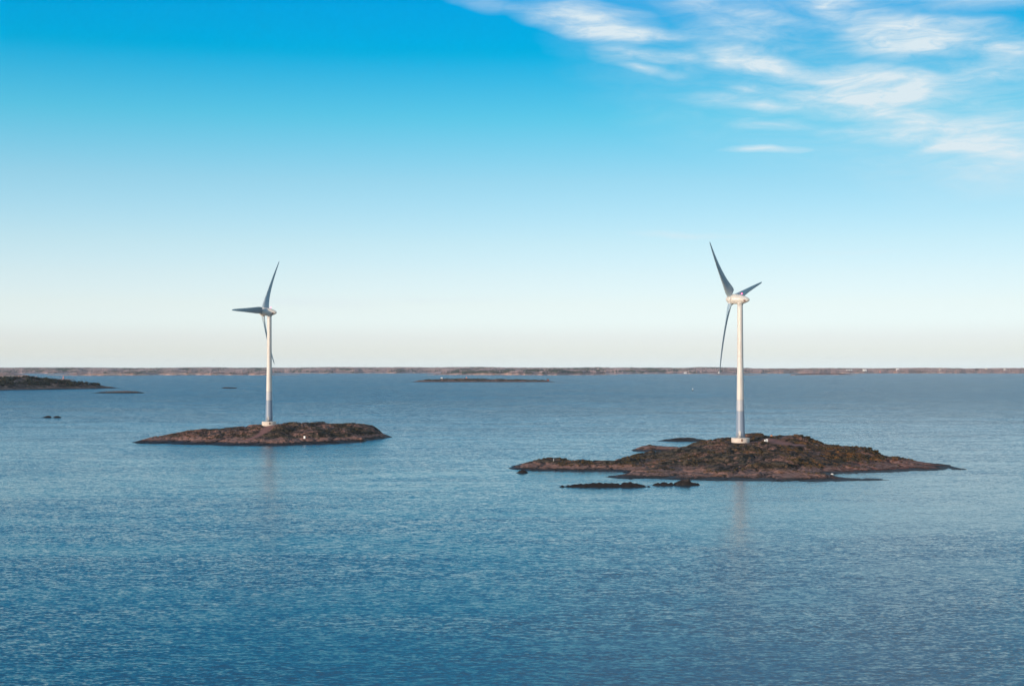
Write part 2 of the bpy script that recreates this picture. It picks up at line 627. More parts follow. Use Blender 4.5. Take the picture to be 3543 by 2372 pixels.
def land_material(name, cols, orange):
    """far shore: bare pinkish rock near the water, brown heath and thicket above"""
    m, nt, b = mat_base(name)
    k = NB(nt)
    P = k.geo().outputs['Position']
    sp = k.N.new('ShaderNodeSeparateXYZ')
    k.L.new(P, sp.inputs[0])
    n1 = k.noise(P, .0035, 4, .6, .3)
    n2 = k.noise(P, .03, 4, .6)
    heath = k.mix(k.rng(n2, .35, .65), cols[0], cols[1])
    rk = k.mix(k.rng(n2, .40, .60), (.34, .16, .11), (.80, .48, .34))
    top = k.m('ADD', k.m('MULTIPLY', k.rng(n1, .46, .66), 13.0 * orange), k.m('MULTIPLY', k.m('SUBTRACT', n2, .5), 8.0 * orange))
    colr = k.mix(k.rng(k.m('SUBTRACT', sp.outputs[2], top), 0.0, 2.5), rk, heath)
    k.put(b.inputs['Base Color'], colr)
    b.inputs['Roughness'].default_value = .9
    b.inputs['Specular IOR Level'].default_value = .1
    return m


def foliage_material(name, c0, c1, scale=.02):
    m, nt, b = mat_base(name)
    k = NB(nt)
    P = k.geo().outputs['Position']
    n1 = k.noise(P, scale, 4, .6)
    n2 = k.noise(P, scale * 9, 3, .6)
    c = k.mix(k.rng(k.m('ADD', k.m('MULTIPLY', n1, .6), k.m('MULTIPLY', n2, .4)), .38, .62), c0, c1)
    k.put(b.inputs['Base Color'], c)
    b.inputs['Roughness'].default_value = .85
    b.inputs['Specular IOR Level'].default_value = .15
    return m


def tower_material():
    """white paint with a graded blue grey foot, as on the real towers"""
    m, nt, b = mat_base('tower_paint')
    k = NB(nt)
    tc = k.N.new('ShaderNodeTexCoord')
    sp = k.N.new('ShaderNodeSeparateXYZ')
    k.L.new(tc.outputs['Object'], sp.inputs[0])
    z = sp.outputs[2]
    n1 = k.noise(tc.outputs['Object'], 1.0, 4, .6, stretch=(1.2, 1.2, .15))
    white = k.mix(k.rng(n1, .35, .7), (.62, .60, .57), (.53, .505, .47))
    c = k.mix(k.m('LESS_THAN', z, 17.4), white, (.42, .44, .48))
    c = k.mix(k.m('LESS_THAN', z, 12.4), c, (.22, .28, .37))
    # flange joints
    for zz in (37.2, 12.4, 17.4):
        j = k.m('LESS_THAN', k.m('ABSOLUTE', k.m('SUBTRACT', z, zz)), .09)
        c = k.mix(j, c, (.45, .40, .36))
    k.put(b.inputs['Base Color'], c)
    b.inputs['Roughness'].default_value = .42
    return m


M = {}
M['water'] = water_material()
M['rock_r'] = rock_material('granite_heath', 1.12, .58, -.05, .55, heath=(95, 150), tone=.82)
M['rock_l'] = rock_material('granite_bare', 1.15, .42, .45, .5, tone=1.0)
M['rock_wet'] = rock_material('skerry_rock', .9, 0, .95, .1)
M['rock_far'] = rock_material('distant_granite', 1.1, .5, .3, .2, .25)
M['rock_point'] = rock_material('dark_point_rock', 1.0, .35, .8, .1, .25)
M['land'] = land_material('far_land', ((.23, .16, .16), (.33, .235, .23)), .55)
M['land_r'] = land_material('far_land_heath', ((.30, .18, .155), (.44, .26, .21)), .8)
M['land_h'] = land_material('far_headland', ((.20, .13, .12), (.30, .20, .18)), 1.5)
M['land_d'] = land_material('far_land_low', ((.17, .10, .085), (.25, .15, .125)), .12)
M['conifer'] = foliage_material('conifer_foliage', (.035, .055, .050), (.075, .095, .070))
M['thicket'] = foliage_material('dark_thicket', (.010, .014, .010), (.030, .032, .018), .06)
M['birch'] = foliage_material('bare_birch_twigs', (.27, .20, .20), (.39, .30, .31))
M['shrub'] = foliage_material('heather_foliage', (.028, .026, .014), (.10, .065, .030), .15)
M['tower'] = tower_material()
M['blade'] = plain('blade_gelcoat', (.33, .42, .47), .35, .04, .5)
M['nacelle'] = plain('nacelle_paint', (.56, .54, .50), .38, .05, .8)
M['seam'] = plain('dark_seam', (.10, .09, .09), .7)
M['concrete'] = plain('pale_concrete', (.60, .52, .45), .8, .1, 1.5)
M['door'] = plain('door_brown', (.18, .10, .07), .6)
M['red'] = plain('dark_red_mark', (.14, .03, .025), .5)
M['white'] = plain('white_paint', (.82, .80, .77), .6, .05)
M['black'] = plain('black_paint', (.02, .02, .022), .5)
M['orange'] = plain('orange_stone', (.42, .20, .12), .85)
M['redpaint'] = plain('red_house_paint', (.30, .07, .045), .8)
M['pink'] = plain('faded_red_paint', (.60, .24, .20), .7)
M['roof'] = plain('dark_roof', (.07, .06, .06), .8)
M['glass'] = plain('window_glass', (.03, .035, .04), .1)
M['bark'] = plain('tree_bark', (.07, .05, .04), .9)
M['steel'] = plain('galvanised_steel', (.32, .33, .34), .5, .1, 3, .6)


def lamp_material():
    m, nt, b = mat_base('red_lamp')
    b.inputs['Base Color'].default_value = (.8, .1, .15, 1)
    b.inputs['Emission Color'].default_value = (1.0, .10, .22, 1)
    b.inputs['Emission Strength'].default_value = 6.0
    return m


M['lamp'] = lamp_material()

# ------------------------------------------------------------------ sea
xs = np.array([-7000., 7000.])
sea_o = mesh_obj('sea', [(-9000, -400, 0), (9000, -400, 0), (9000, 13500, 0), (-9000, 13500, 0)], [(0, 1, 2, 3)], M['water'], smooth=False)
tag(sea_o, 'open blue sea with small wind ripples', kind='structure')


# ------------------------------------------------------------------ islands (height fields through surveyed points)
def rbf(pts, X, Y):
    P = np.array(pts, dtype=float)
    n = len(P)
    sc = 100.0
    A = np.hypot(P[:, None, 0] - P[None, :, 0], P[:, None, 1] - P[None, :, 1]) / sc
    K = np.zeros((n + 1, n + 1))
    K[:n, :n] = -A - np.eye(n) * 1e-3 * -1
    K[:n, n] = K[n, :n] = 1
    w = np.linalg.solve(K, np.append(P[:, 2], 0))
    H = np.full(X.shape, w[n])
    for i in range(n):
        H = H - w[i] * np.hypot(X - P[i, 0], Y - P[i, 1]) / sc
    return H


def relief(X, Y, seed, amp=1.0, sc=1.0):
    """whaleback rock: rounded humps divided by creases, with tilted joint blocks"""
    ca, sa = math.cos(.35), math.sin(.35)
    U, V = (X * ca + Y * sa) / sc, (-X * sa + Y * ca) / sc
    wx, wy = fbm(U / 14, V / 14, seed + 50, 3) * 9, fbm(U / 14, V / 14, seed + 60, 3) * 9
    b1 = 1 - np.abs(2 * vnoise((U + wx) / 19, (V + wy) / 12, seed) - 1) ** .8
    b1 = 1 - b1
    d1, d2, v = cells((U + wx * .6) / 11, (V + wy * .6) / 7.5, seed + 3)
    crack = np.clip((d2 - d1) / .16, 0, 1)
    e1, e2, v2 = cells((U + wx) / 4.2, (V + wy) / 3.0, seed + 5)
    crack2 = np.clip((e2 - e1) / .2, 0, 1)
    h = 1.9 * (np.sqrt(np.clip(b1, 0, 1)) - .6) + .80 * (v - .5) + .16 * (v2 - .5)
    h += -.8 * (1 - crack) * (v > .3) - .3 * (1 - crack2)
    h += .9 * (fbm(U / 9, V / 9, seed + 20, 4) - .5) + .22 * (fbm(U / 2.2, V / 2.2, seed + 30, 3) - .5)
    return h * amp


ISL = {}


def island(name, pts, x0, x1, y0, y1, res, mat, seed, amp=1.0, gravel=None, flats=(), clip=-2.5, sc=1.0, label=None, **kw):
    nx, ny = int((x1 - x0) / res) + 1, int((y1 - y0) / (res * 1.25)) + 1
    gx, gy = np.linspace(x0, x1, nx), np.linspace(y0, y1, ny)
    X, Y = np.meshgrid(gx, gy)
    H = rbf(pts, X, Y)
    # push the field down quickly outside the shore
    r = relief(X, Y, seed, amp, sc)
    r = r - r[np.abs(H) < 3].mean()
    kmin = kw.get('kmin', .3)
    k = np.clip((H + 1.2) / 2.6, .3, 1) if kmin >= .3 else kmin + (1 - kmin) * np.clip(H / 2.0, 0, 1)
    G = np.zeros_like(H)
    if gravel:
        for (ax, ay, bx, by, w) in gravel:
            dx, dy = bx - ax, by - ay
            t = np.clip(((X - ax) * dx + (Y - ay) * dy) / (dx * dx + dy * dy + 1e-9), 0, 1)
            d = np.hypot(X - ax - t * dx, Y - ay - t * dy)
            wob = (fbm(X / 6, Y / 6, seed + 90, 3) - .5) * w * .8
            G = np.maximum(G, np.clip(1.3 - (d + wob) / w, 0, 1))
    k = k * (1 - .85 * np.clip(G * 1.5, 0, 1))
    for (fx, fy, fr, fz) in flats:
        t = np.clip(1.6 - np.hypot(X - fx, Y - fy) / fr, 0, 1)
        k = k * (1 - t)
        if fz is not None:
            H = H * (1 - t) + fz * t
    Z = H + r * k
    Z = np.where(Z < 0, Z * 2.0, Z)
    Z = np.maximum(Z, clip)
    V = np.stack([X, Y, Z], -1).reshape(-1, 3)
    idx = np.arange(nx * ny).reshape(ny, nx)
    keep = (Z[:-1, :-1] > clip + .01) | (Z[1:, 1:] > clip + .01) | (Z[1:, :-1] > clip + .01) | (Z[:-1, 1:] > clip + .01)
    q = np.stack([idx[:-1, :-1], idx[:-1, 1:], idx[1:, 1:], idx[1:, :-1]], -1)[keep]
    used = np.unique(q)
    remap = np.full(nx * ny, -1)
    remap[used] = np.arange(len(used))
    o = mesh_obj(name, V[used], remap[q], mat)
    at_ = o.data.attributes.new('gravel', 'FLOAT', 'POINT')
    at_.data.foreach_set('value', np.clip(G, 0, 1).reshape(-1)[used].astype(np.float32))
    ISL[kw.get('key', name)] = (gx, gy, Z, G)
    tag(o, label, kw.get('cat'), kw.get('group'), kw.get('kind', 'structure'))
    return o


def ground_z(key, x, y):
    gx, gy, Z, G = ISL[key]
    i = np.clip(((np.asarray(x) - gx[0]) / (gx[1] - gx[0])), 0, len(gx) - 1.001)
    j = np.clip(((np.asarray(y) - gy[0]) / (gy[1] - gy[0])), 0, len(gy) - 1.001)
    i0, j0 = i.astype(int), j.astype(int)
    fi, fj = i - i0, j - j0
    return (Z[j0, i0] * (1 - fi) + Z[j0, i0 + 1] * fi) * (1 - fj) + (Z[j0 + 1, i0] * (1 - fi) + Z[j0 + 1, i0 + 1] * fi) * fj


def shore(lst, out=None):
    """points on the water line, and (out) a submerged point a little in front of each"""
    res = []
    for px, py in lst:
        p = sea(px, py)
        res.append(p)
        if out:
            res.append((p[0], p[1] + out, -abs(out) * .22))
    return res


def sky_pts(lst, back=14):
    """ridge points seen against the background: (px, py, distance)"""
    res = []
    for px, py, Y in lst:
        p = at(px, py, Y)
        res.append(p)
        if back:
            res.append((p[0] * (Y + back) / Y, Y + back, p[2] * .62 - .6))
    return res


# right island ---------------------------------------------------------------
TR = at(2562, 1529, 650)        # right tower foot
TL = at(931, 1469.5, 822)         # left tower foot
pr = []
pr += shore([(1827, 1627), (1863, 1630.5), (1918, 1629), (1970, 1629.5), (2027, 1629), (2085, 1629), (2128, 1630)], -7)
pr += [sea(2152, 1634)]
pr += shore([(2063, 1647), (2095, 1651), (2125, 1655), (2183, 1658), (2226, 1655), (2317, 1659), (2390, 1661), (2462, 1662.5), (2550, 1664),
             (2615, 1665), (2730, 1667), (2846, 1666), (2942, 1664.5), (3000, 1661.5)], -7)
pr += [sea(1763.5, 1617), sea(3078, 1660.6), (sea(3110, 1661)[0], sea(3110, 1661)[1], -.8)]
pr += [(sea(2105, 1640)[0], sea(2105, 1640)[1], -.6), (sea(2060, 1638)[0], sea(2060, 1638)[1], -1.0)]
# inlet between the two right hand spits
pr += shore([(2961, 1653), (2884, 1642), (2905, 1637.5), (2980, 1635.5), (3096, 1632), (3230, 1626.5), (3326, 1623.9)])
pr += [(sea(x, y)[0], sea(x, y)[1], -1.0) for x, y in ((2960, 1643), (3020, 1645), (3090, 1640), (3100, 1652), (3230, 1636))]
pr += [sea(3335, 1623.4), (sea(3375, 1622.4)[0], sea(3375, 1622.4)[1], -.7)]
pr += sky_pts([(3288, 1613, 596), (3192, 1604.5, 604), (3115, 1596, 612), (3050, 1575, 628), (3000, 1554, 640),
               (2961, 1549, 648), (2903, 1540, 655), (2846, 1529, 662), (2800, 1517, 667), (2769, 1511.5, 670), (2700, 1506, 674),
               (2634, 1501, 678), (2585, 1503, 674)], 22)
pr += sky_pts([(2462, 1525, 668), (2408, 1533, 668), (2371, 1541, 660), (2310, 1556, 650), (2244, 1570, 640), (2223, 1577, 630), (2172, 1582, 606), (2128, 1594, 600)], 20)
pr += sky_pts([(2106, 1594, 592), (2063, 1596, 592), (2041, 1594, 592), (2008, 1585, 594), (1954, 1583, 596), (1918, 1583, 598), (1874, 1589, 600), (1838, 1598, 600), (1798, 1609, 600)], 16)
pr += [(TR[0], TR[1], TR[2]), (TR[0] - 4, TR[1] - 4, TR[2] - .15), (TR[0] + 4, TR[1] + 4, TR[2] + .3)]
# slopes between the shore and the ridge
for px, py, Y in ((2200, 1632, 560), (2300, 1630, 556), (2400, 1632, 550), (2500, 1634, 546), (2620, 1636, 546), (2740, 1638, 546),
                  (2850, 1645, 540), (2320, 1595, 600), (2440, 1590, 590), (2560, 1585, 590), (2680, 1580, 592), (2800, 1588, 590),
                  (2920, 1605, 590), (3000, 1608, 592), (2240, 1605, 585), (2480, 1555, 625), (2680, 1545, 632), (2800, 1553, 630), (2900, 1572, 622),
                  (2665, 1527, 652), (2720, 1534, 645), (2760, 1541, 638), (2700, 1541, 636), (2800, 1533, 650), (2630, 1524, 655)):
    pr.append(at(px, py, Y))
# back shore
for x, Y in ((1790, 622), (1918, 632), (2041, 626), (2128, 640), (2200, 672), (2290, 700), (2560, 742), (2769, 735), (2903, 705), (3000, 690), (3115, 648), (3230, 620)):
    a = (x - CX) / F
    pr += [(a * Y, Y, 0.0), (a * (Y + 12), Y + 12, -2.5)]
# low spit running back to the left
for x, y, Y, in ((2205, 1552, 722), (2250, 1546, 724), (2300, 1543.5, 726), (2346, 1541, 726), (2390, 1540, 724)):
    p = at(x, y, Y)
    pr.append(p)
    pr.append((p[0], Y + 22, -.5))
pr += shore([(2190, 1556), (2196, 1561), (2260, 1562), (2330, 1560)])
pr += [(sea(2190, 1567)[0], sea(2190, 1567)[1], -1.0), (sea(2150, 1557)[0], sea(2150, 1557)[1], -1.5), (sea(2225, 1569)[0], sea(2225, 1569)[1], -.4)]
for x0_, y0_ in ((1700, 1650), (1900, 1660), (2100, 1690), (2400, 1700), (2700, 1700), (3000, 1690), (3200, 1665), (3480, 1620), (1700, 1600), (1900, 1560), (2100, 1545)):
    p = sea(x0_, y0_)
    pr.append((p[0], p[1], -4))
ga, gb = at(2665, 1528, 655), at(2760, 1541, 640)
gc = at(2590, 1530, 650)
gpts = [(at(2690, 1533, 648)[0], 648, at(2740, 1539, 640)[0], 638, 5.0), (TR[0] + 3, TR[1], gc[0], gc[1], 2.2), (gc[0], gc[1], ga[0], ga[1], 2.2), (ga[0], ga[1], gb[0], gb[1], 4.6)]
island('island', pr, -12, 228, 505, 775, .44, M['rock_r'], 11, 1.35, gpts, [(TR[0], TR[1], 5.0, None)], key='right',
       sc=1.2, kmin=.2, label='large dark rocky island with heather and two low spits under the right wind turbine')

# left island ----------------------------------------------------------------
pl = []
pl += shore([(500, 1533), (529, 1534), (601, 1536), (641, 1540.5), (728, 1540), (768, 1542), (847, 1543), (946, 1543), (1046, 1538.5),
             (1145, 1536), (1244, 1527.5), (1304, 1519.5)], -9)
pl += [sea(466, 1532.6), (sea(478, 1532.2)[0], sea(478, 1532.2)[1], .8), (sea(500, 1531)[0], sea(500, 1531)[1], 1.3), sea(1336, 1514.5)]
pl += sky_pts([(529, 1516, 806), (589, 1504, 815), (649, 1492.5, 824), (696, 1487, 828), (760, 1487.5, 832), (807, 1484, 836), (867, 1474, 838),
               (1006, 1464, 848), (1058, 1461, 850), (1125, 1463, 852), (1205, 1466, 856), (1264, 1472, 858), (1292, 1478, 858),
               (1312, 1490, 858), (1320, 1499, 856), (1334, 1507, 854)], 20)
pl += [TL, (TL[0] - 5, TL[1] + 3, TL[2] - .3), (TL[0] + 5, TL[1] - 3, TL[2] + .1)]
for px, py, Y in ((700, 1515, 800), (800, 1512, 800), (900, 1505, 795), (1000, 1502, 795), (1100, 1498, 800), (1200, 1496, 812), (1280, 1500, 830),
                  (700, 1530, 780), (850, 1530, 775), (1000, 1527, 775), (1150, 1521, 785), (1250, 1515, 808), (600, 1525, 795),
                  (1010, 1478, 835), (1100, 1478, 838), (1200, 1482, 840)):
    pl.append(at(px, py, Y))
pl += shore([(1275, 1523.5), (1322, 1516.5)], -6) + [at(1290, 1488, 846), at(1270, 1492, 838), at(1308, 1493, 849), at(1320, 1499, 851), at(1300, 1505, 842), at(1328, 1506, 850), at(1235, 1500, 828), at(1322, 1504, 851), at(1180, 1512, 806), at(1100, 1518, 794)]
for x, Y in ((500, 815), (600, 850), (760, 880), (930, 900), (1100, 905), (1250, 900), (1330, 880)):
    a = (x - CX) / F
    pl += [(a * Y, Y, 0.0), (a * (Y + 14), Y + 14, -3)]
for x0_, y0_ in ((400, 1545), (600, 1570), (900, 1580), (1200, 1560), (1380, 1520), (400, 1515), (1390, 1505)):
    p = sea(x0_, y0_)
    pl.append((p[0], p[1], -4))
r1, r2, r3 = at(940, 1478, 825), at(900, 1512, 797), at(845, 1530, 778)
island('island', pl, -240, -62, 725, 935, .46, M['rock_l'], 31, 1.5,
       [(TL[0], TL[1], r1[0], r1[1], 3.5), (r1[0], r1[1], r2[0], r2[1], 3.0), (r2[0], r2[1], r3[0], r3[1], 2.4),
        (r1[0], r1[1], r1[0] + 22, r1[1] + 2, 2.5)], [(TL[0], TL[1], 5.2, None)], key='left',
       sc=1.15, kmin=.2, label='low brown rocky island under the left wind turbine')


# small skerries ---------------------------------------------------------------
def skerry(xa, xb, yw, humps, seed, label, mat=None, depth=.35, group='low skerries breaking the sea surface', ext=0, amp=.5, sc=.45, name='skerry', cat='skerry', kind=None, res=None):
    """humps: (px, py_top) silhouette points; yw water line row"""
    Y = sea(xa, yw)[1]
    w = (xb - xa) / F * Y
    d = w * depth
    pts = []
    n_ = len(humps)
    Yc = Y + d * .5
    hx = np.linspace(humps[0][0], humps[-1][0], 15)
    hy = np.interp(hx, [q[0] for q in humps], [q[1] for q in humps])
    for px, py in zip(hx, hy):
        p = at(px, py, Yc)
        pts.append((p[0], p[1], max(p[2], .15) + .25))
    a0, a1 = (xa - CX) / F, (xb - CX) / F
    pts += [(a0 * Yc, Yc, 0), (a1 * Yc, Yc, 0), (a0 * Yc - w * .08, Yc, -1.5), (a1 * Yc + w * .08, Yc, -1.5)]
    for i in range(9):
        t = (i + .5) / 9
        x = (a0 + (a1 - a0) * t) * Yc
        bl = math.sin(math.pi * t) ** .6
        pts += [(x, Yc - d * .5 * bl, -.05), (x, Yc + d * .5 * bl, -.05), (x, Yc - d * (.5 * bl + .25), -1.6), (x, Yc + d * (.5 * bl + .25), -1.6)]
    res = res or max(.25, w / 260)
    o = island(name, pts, a0 * Yc - w * .12, a1 * Yc + w * .12, Yc - d * .85, Yc + d * .85, res, mat or M['rock_wet'], seed, amp, None, (), -1.2, sc,
               label=label, kind=kind, group=None if kind else group, cat=None if kind else cat, key=label)
    if not kind and "kind" in o.keys():
        del o["kind"]
    return o


skerry(2273, 2455, 1527, [(2300, 1523), (2325, 1519.5), (2350, 1516.5), (2385, 1516.5), (2410, 1517.5), (2435, 1521.5)], 5,
       'dark flat skerry behind the left shoulder of the right island', depth=.55)
skerry(1925, 2252, 1685, [(1945, 1679), (1990, 1677), (2030, 1673), (2065, 1669.8), (2100, 1669), (2150, 1670.5), (2200, 1670), (2230, 1673), (2246, 1679)], 6,
       'long thin black skerry in front of the right island', depth=.12, amp=.45)
skerry(2248, 2338, 1679, [(2262, 1675), (2275, 1671), (2295, 1669.5), (2312, 1673), (2326, 1674)], 7,
       'low mossy skerry between the long thin skerry and the square topped rock', depth=.2, amp=.7)
skerry(2322, 2428, 1678.5, [(2335, 1668), (2348, 1661.5), (2372, 1660.5), (2388, 1661), (2393, 1671), (2415, 1673)], 8,
       'dark square topped rock just off the front shore of the right island', depth=.25, amp=.8)
skerry(1784, 1830, 1635.5, [(1795, 1630), (1808, 1627), (1820, 1629)], 9,
       'small round dark rock at the left tip of the right island', depth=.35, amp=.3)
skerry(2196, 2218, 1576, [(2203, 1572.5), (2210, 1572)], 12, 'tiny dark rock in the gap behind the right island', depth=.5, amp=.2)
skerry(317, 503, 1359.8, [(345, 1356), (380, 1353.5), (420, 1352.3), (450, 1352.5), (478, 1353.5), (490, 1356.5)], 15,
       'long black skerry to the right of the wooded point on the left', depth=.3, amp=.5, sc=1.2)
skerry(146, 182, 1445, [(156, 1440.5), (166, 1437.5), (175, 1439.5)], 16, 'left one of two small black rocks low in open water', depth=.5, amp=.2,
       group='pair of small black rocks')
skerry(183, 215, 1445.2, [(190, 1440.5), (200, 1439), (208, 1441.5)], 17, 'right one of two small black rocks low in open water', depth=.5, amp=.2,
       group='pair of small black rocks')
skerry(760, 823, 1343, [(772, 1340), (785, 1339.2), (800, 1340), (815, 1340)], 18, 'thin dark skerry left of the left wind turbine', depth=.3, amp=.3, sc=1)
skerry(176, 268, 1314.5, [(190, 1311.5), (215, 1310.5), (235, 1311), (255, 1312)], 19, 'pale low skerry under the faded red beacon', M['rock_far'], depth=.4, amp=.5, sc=2)
# long low island in the middle distance
skerry(1412, 1935, 1321.3, [(1450, 1315.5), (1480, 1312.5), (1520, 1310.5), (1560, 1309), (1614, 1309), (1680, 1311), (1740, 1311.5), (1800, 1312.5), (1850, 1313.5), (1895, 1316.5), (1915, 1318)],
       20, 'long low brown island in the middle distance', M['rock_far'], depth=.22, amp=1.2, sc=4, name='island', kind='structure', res=1.8)

# wooded point on the left ------------------------------------------------------
pw = []
for x, y in ((-260, 1354), (-120, 1352), (0, 1350), (90, 1348.3), (179, 1346.4), (240, 1345.4), (299, 1344.6), (360, 1343.6)):
    p = sea(x, y)
    pw += [p, (p[0], p[1] - 30, -6)]
pw += [sea(412, 1342.6), (sea(440, 1342)[0], sea(440, 1342)[1], -3)]
WPT = [(-260, 1306), (-120, 1309), (0, 1311), (50, 1312), (105, 1308), (150, 1313), (200, 1319), (240, 1323), (299, 1328), (344, 1334), (375, 1338)]
for x, y in WPT:
    Y = sea(x, 1350 - .018 * x)[1] + 110 * max(.25, 1 - max(x, 0) / 420)
    p = at(x, y, Y)
    pw += [p, (p[0] * 1.04, p[1] + 130 * max(.2, 1 - max(x, 0) / 420), p[2] * .4)]
    b_ = 330 * max(.15, 1 - max(x, 0) / 430)
    pw += [(p[0] * (Y + b_) / Y, Y + b_, 0), (p[0] * (Y + b_ + 40) / Y, Y + b_ + 40, -8)]
island('island', pw, -1240, -740, 2580, 3130, 2.4, M['rock_point'], 41, 2.2, None, (), -4, 3.5, key='point',
       label='dark wooded rocky point at the left edge')


# ------------------------------------------------------------------ far shores and their woods
def far_land(px0, px1, water, crest, span, mat, seed, treeh=11, key=None, rough=5.0, cs=.62, label=None, step=None):
    step = step or max(2.0, (px1 - px0) / 700)
    nx = int((px1 - px0) / step) + 1
    ny = 26
    px = np.linspace(px0, px1, nx)
    yw = np.interp(px, [w[0] for w in water], [w[1] for w in water])
    yc = np.interp(px, [c[0] for c in crest], [c[1] for c in crest])
    yw = yw + (fbm(px / 60, px * 0, seed, 4) - .5) * 1.6
    Yf = HC * F / (yw - YH)
    s = np.linspace(0, 1, ny)
    PX, S = np.meshgrid(px, s)
    YY = Yf[None, :] + S * span
    XX = (PX - CX) / F * YY
    Yc = Yf + cs * span
    zc = HC - (yc - YH) * Yc / F - treeh
    zc = np.maximum(zc, .6)
    prof = np.where(S < cs, np.sin(np.clip(S / cs, 0, 1) * math.pi / 2) ** .8, np.clip(1 - ((S - cs) / (1 - cs)) ** 2, 0, 1))
    nz = fbm(XX / 260, YY / 260, seed + 4, 5)
    nz2 = fbm(XX / 60, YY / 60, seed + 8, 3)
    ZZ = zc[None, :] * prof * (1 - .55 * (1 - prof) * nz) + (nz - .5) * rough * (1 - prof) * 1.5 * np.minimum(1, zc[None, :] / 6) + (nz2 - .5) * rough * .35 * np.minimum(1, zc[None, :] / 6)
    ZZ = np.where((S == 0) | (S == 1), -4, ZZ)
    V = np.stack([XX, YY, ZZ], -1).reshape(-1, 3)
    idx = np.arange(nx * ny).reshape(ny, nx)
    q = np.stack([idx[:-1, :-1], idx[:-1, 1:], idx[1:, 1:], idx[1:, :-1]], -1).reshape(-1, 4)
    o = mesh_obj('far_shore', V, q, mat)
    tag(o, label, kind='structure')
    return dict(px0=px0, px1=px1, Yf=Yf, px=px, span=span, Z=ZZ, nx=nx, ny=ny, seed=seed)


def land_point(L_, u, s):
    i, j = u * (L_['nx'] - 1.001), s * (L_['ny'] - 1.001)
    i0, j0 = i.astype(int), j.astype(int)
    fi, fj = i - i0, j - j0
    Z = L_['Z']
    z = (Z[j0, i0] * (1 - fi) + Z[j0, i0 + 1] * fi) * (1 - fj) + (Z[j0 + 1, i0] * (1 - fi) + Z[j0 + 1, i0 + 1] * fi) * fj
    px = L_['px0'] + u * (L_['px1'] - L_['px0'])
    Y = np.interp(px, L_['px'], L_['Yf']) + s * L_['span']
    return (px - CX) / F * Y, Y, z


def crowns(name, X, Y, Z, rad, hgt, mat, cone, seed, label):
    """many small irregular crowns in one mesh (a wood nobody could count)"""
    n_ = len(X)
    if n_ == 0:
        return None
    rg = np.random.default_rng(seed)
    if cone:
        ring = 5
        base = [(math.cos(2 * math.pi * i / ring), math.sin(2 * math.pi * i / ring), .12) for i in range(ring)]
        mid = [(.62 * math.cos(2 * math.pi * (i + .5) / ring), .62 * math.sin(2 * math.pi * (i + .5) / ring), .5) for i in range(ring)]
        T = np.array(base + mid + [(0, 0, 1), (0, 0, 0)])
        fs = []
        for i in range(ring):
            j = (i + 1) % ring
            fs += [(i, j, ring + i), (j, ring + j, ring + i), (ring + i, ring + j, 2 * ring), (j, i, 2 * ring + 1)]
    else:
        ring = 5
        lo = [(.75 * math.cos(2 * math.pi * i / ring), .75 * math.sin(2 * math.pi * i / ring), .32) for i in range(ring)]
        hi = [(.8 * math.cos(2 * math.pi * (i + .5) / ring), .8 * math.sin(2 * math.pi * (i + .5) / ring), .74) for i in range(ring)]
        T = np.array(lo + hi + [(0, 0, 1), (0, 0, 0)])
        fs = []
        for i in range(ring):
            j = (i + 1) % ring
            fs += [(i, j, ring + i), (j, ring + j, ring + i), (ring + i, ring + j, 2 * ring), (j, i, 2 * ring + 1)]
    nv = len(T)
    jit = 1 + (rg.random((n_, nv, 3)) - .5) * .45
    a = rg.random(n_) * 6.283
    V = T[None] * jit
    vx = V[..., 0] * np.cos(a)[:, None] - V[..., 1] * np.sin(a)[:, None]
    vy = V[..., 0] * np.sin(a)[:, None] + V[..., 1] * np.cos(a)[:, None]
    vx = vx * rad[:, None] + X[:, None]
    vy = vy * rad[:, None] + Y[:, None]
    vz = V[..., 2] * hgt[:, None] + Z[:, None]
    V = np.stack([vx, vy, vz], -1).reshape(-1, 3)
    Fc = (np.array(fs)[None] + (np.arange(n_) * nv)[:, None, None]).reshape(-1, 3)
    o = mesh_obj(name, V, Fc, mat, smooth=False)
    tag(o, label, kind='stuff')
    return o


def woods(L_, n_, seed, conifer=.5, zmin=5.0, smin=.03, smax=.95, h=(8, 14), label='', thin=.38, top=None):
    rg = np.random.default_rng(seed)
    u, s = rg.random(n_), smin + rg.random(n_) * (smax - smin)
    X, Y, Z = land_point(L_, u, s)
    d = fbm(X / 210, Y / 210, seed, 4)
    keep = (Z > zmin + (fbm(X / 110, Y / 110, seed + 3, 3) - .5) * 20) & ((d > thin) | (s > (top or 2)))
    X, Y, Z, u, s = X[keep], Y[keep], Z[keep], u[keep], s[keep]
    c = fbm(X / 130, Y / 130, seed + 9, 4) + (rg.random(len(X)) - .5) * .16
    con = c < (.38 + .25 * conifer)
    if top is not None:
        con = con | (s > top)
    if conifer <= 0:
        con = con & False
    hh = h[0] + rg.random(len(X)) * (h[1] - h[0])
    for m_, cone, mt, nm in ((con, True, M['conifer'], 'dark conifers'), (~con, False, M['birch'], 'bare birches')):
        crowns('forest', X[m_], Y[m_], Z[m_] - .3, (hh * (.30 if cone else .42))[m_], (hh * (1.0 if cone else .8))[m_], mt, cone, seed + cone,
               '%s %s' % (nm, label))


